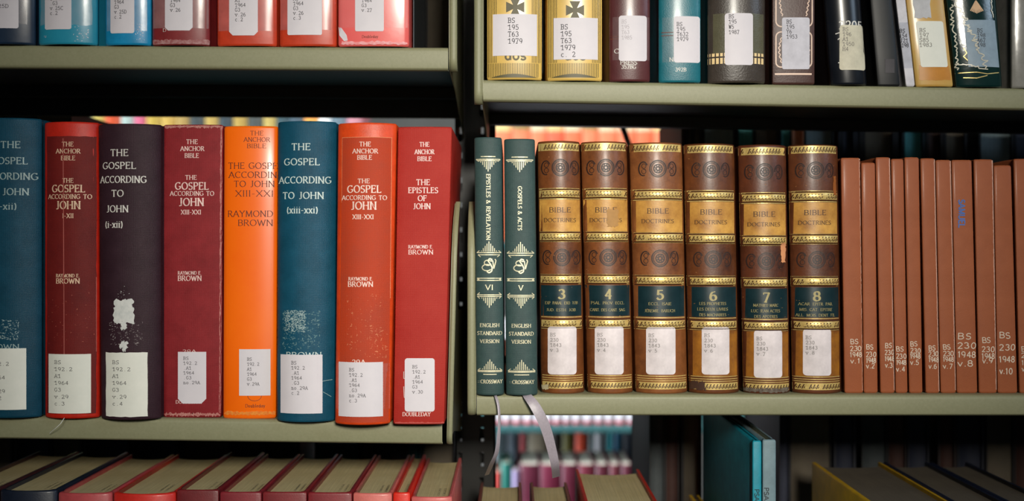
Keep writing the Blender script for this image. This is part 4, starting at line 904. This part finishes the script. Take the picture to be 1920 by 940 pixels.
for i, (l, r, k) in enumerate(lo):
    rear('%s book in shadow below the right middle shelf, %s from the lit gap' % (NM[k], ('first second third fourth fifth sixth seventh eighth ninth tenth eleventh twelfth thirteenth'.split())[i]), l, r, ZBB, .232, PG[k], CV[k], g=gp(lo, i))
for i, (l, r, k) in enumerate([(-60, 0, 'd'), (4, 60, 'n'), (66, 132, 'd')]):
    rear('%s book behind the slit at the upper left, %s from the left edge' % (NM[k], ORD[i]), l, r, ZBA, .262, PG[k], CV[k])
ll = [(-40, 20, 'd'), (30, 90, 'n'), (96, 150, 'd'), (160, 240, 'n'), (250, 330, 'n'), (345, 430, 'd'), (440, 500, 'n'), (505, 560, 'g'), (592, 672, 't'), (680, 700, 'd'), (706, 760, 'n'), (765, 788, 't'), (794, 850, 'd')]
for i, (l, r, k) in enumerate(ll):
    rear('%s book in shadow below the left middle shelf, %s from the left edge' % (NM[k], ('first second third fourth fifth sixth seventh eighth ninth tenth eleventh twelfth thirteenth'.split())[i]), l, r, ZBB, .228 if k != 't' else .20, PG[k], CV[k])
ZBC = .188  # top rear shelf for dark books added to blacken the gaps
for nm, xl, xr in (('left', wx(-1000), -.066), ('right', -.018, wx(2900))):
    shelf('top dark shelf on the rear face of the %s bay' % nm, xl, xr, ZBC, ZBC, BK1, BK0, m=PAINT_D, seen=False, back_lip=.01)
for i, (l, r, k, nm) in enumerate([(172, 208, 'n', 'between the two blue books'), (385, 420, 'd', 'between the maroon and first red-orange book'), (505, 540, 'd', 'between the two red-orange books'), (765, 798, 'd', 'right of the pink book'), (800, 846, 'd', 'beside the upper left bracket'),
        (1004, 1050, 'd', 'between the two yellow volumes'), (1112, 1152, 'd', 'right of the second yellow volume'), (1205, 1250, 'd', 'left of the teal leatherette book'), (1300, 1340, 'd', 'right of the teal leatherette book'), (1420, 1465, 'd', 'left of the scalloped frame book'), (1515, 1570, 'd', 'right of the scalloped frame book'), (1605, 1665, 'd', 'between the 1950 book and the leaning black one'), (1865, 1915, 'd', 'right of the crinkled green book')]):
    rear('%s book added as dark backing, %s' % (NM[k], nm), l, r, ZBC, .25, PG[k], CV[k])
# ------------------------------------------------------------------ far rack across the next aisle
FY = 1.60; FR = (D+FY)/F
for i, (z, fy0, fy1) in enumerate(((wz(797, FY), FY-.01, FY+.20), (.02, FY-.01, FY+.20), (-.80, FY-.01, FY+.20), (-.80, FY+.46, FY+.24), (wz(797, FY)+.02, FY+.46, FY+.24))):
    if i == 4: continue
    shelf('%s shelf of the far rack across the aisle' % ('teal-grey', 'upper hidden', 'low front', 'low rear')[i], -1.63, 1.35, z, z, fy0, fy1, m=FAR_PAINT, seen=False, fh=.017, back_lip=.01)
for x, nm in ((-1.65, 'left'), (1.37, 'right')):
    t = thing('rack_end_panel', (x, FY+.22, -1.3), 'teal-grey end panel closing the far rack at its %s' % nm, 'panel')
    mb = MB(); mb.box(x-.015, x+.015, FY-.02, FY+.47, -1.3, .75); mb.build('panel', FAR_PAINT, t, 0, bevel=.003)
ORD = 'first second third fourth fifth sixth seventh eighth ninth tenth eleventh twelfth thirteenth fourteenth fifteenth sixteenth seventeenth eighteenth nineteenth twentieth'.split()
fm = {}
def fmat(c):
    if c not in fm: fm[c] = mat('far_cloth_%d' % len(fm), rgb(*c), .5, scale=40)
    return fm[c]
def far(label, l, r, zb, h, c, band=None, y=FY, depth=.14, page=PAGE_W, grp=None, ti=.0035):
    b = Book(label, (l, r, l, r), 0, zb, y, fmat(c), bulge=.006, depth=depth, page=page, ext=h, group=grp, board=.003, top_inset=ti)
    if band:
        z0, z1, bc = band; mb = MB()
        mb.quadstrip([[(b.X(q/5, .9), b.prof(q/5)-.0006, z) for q in range(-5, 6)] for z in (z0, z1)]); mb.build('spine_label', fmat(bc), b.root, 30)
    return b
# coral set with cream labels in the gap above the leather volumes
x = 926; i = 0
while x < 1280:
    wd = R.uniform(29, 36)
    far('coral-red volume with a cream head label in the bright gap, %s from the post' % ORD[i], x, x+wd-1, .02, .305, R.choice(((236, 110, 70), (240, 124, 84), (228, 98, 66))), (wz(246, FY), wz(229, FY), R.choice(((226, 196, 130), (214, 200, 160), (150, 120, 70)))), grp='coral set across the aisle')
    x += wd; i += 1
# mixed row seen in the slit over the left bay
cols = [(196, 170, 70), (120, 140, 130), (214, 190, 90), (214, 80, 30), (170, 190, 180), (214, 100, 130), (190, 160, 60), (196, 160, 70), (170, 140, 70), (50, 60, 60), (180, 150, 70), (40, 56, 62), (170, 140, 60), (60, 66, 62), (180, 156, 80), (40, 70, 76), (60, 80, 90), (228, 150, 60), (228, 230, 226), (90, 110, 120), (180, 120, 130)]
x = 126; i = 0
for i, c in enumerate(cols):
    wd = R.uniform(22, 30)
    far('%s book in the slit above the left volumes, %s from the left' % ('yellow' if c[0] > 150 and c[2] < 100 else 'pale or dark', ORD[min(i, 19)]+(' last' if i > 19 else '')), x, x+wd-1, .02, .30, c)
    x += wd
# bottoms of red and white volumes above the teal-grey shelf
x = 922; i = 0
while x < 1195:
    wd = R.uniform(17, 23)
    far('red-footed white volume on the teal-grey shelf, %s from the post' % ORD[i], x, x+wd-1, wz(797, FY)+.0005, .24, (232, 228, 232), (wz(797, FY)+.002, wz(789, FY), R.choice(((190, 40, 60), (206, 90, 110), (170, 30, 50)))), grp='red and white set across the aisle')
    x += wd; i += 1
# maroon row with white page tops
ztop = wz(871, FY)
xs = [(974, 1011, (96, 30, 50)), (1012, 1050, (110, 30, 54)), (1052, 1082, (96, 26, 46)), (1084, 1114, (110, 34, 50)), (1116, 1140, (90, 30, 44)), (1142, 1162, (104, 40, 50)), (1164, 1184, (96, 34, 50))]
for i, (l, r, c) in enumerate(xs):
    far('maroon book with lit white page top in the lower gap, %s of the row' % ORD[i], l, r, -.7995, ztop+.7995, c, grp='maroon row across the aisle', ti=.0008, depth=.17)
for l, r, zt, c, nm in ((925, 938, 885, (200, 60, 50), 'small red'), (939, 958, 868, (20, 110, 96), 'bright green'), (960, 972, 882, (170, 150, 190), 'pale violet')):
    far('%s book between the narrow ribbon and the maroon row' % nm, l, r, -.7995, wz(zt, FY)+.7995, c)
# books on the rear half of the far rack
FY2 = FY+.25
for l, r, c, nm in ((925, 938, (190, 210, 214), 'pale grey'), (940, 950, (30, 60, 70), 'dark teal'), (951, 974, (90, 100, 110), 'slate'), (976, 986, (190, 60, 66), 'crimson'), (988, 1030, (168, 152, 130), 'beige'), (1032, 1052, (60, 50, 44), 'umber'), (1054, 1076, (112, 104, 50), 'olive'), (1078, 1103, (230, 84, 54), 'orange-red'), (1104, 1113, (120, 130, 130), 'thin grey'), (1114, 1129, (226, 220, 224), 'white'), (1130, 1138, (70, 76, 80), 'charcoal'), (1139, 1148, (20, 160, 170), 'bright turquoise'), (1149, 1166, (30, 90, 120), 'blue'), (1167, 1196, (30, 34, 44), 'black')):
    far('%s book behind the maroon row, under the teal-grey shelf' % nm, l, r, -.7995, wz(797, FY2)+.7995+R.uniform(-.01, .01), c, y=FY2, depth=.16)
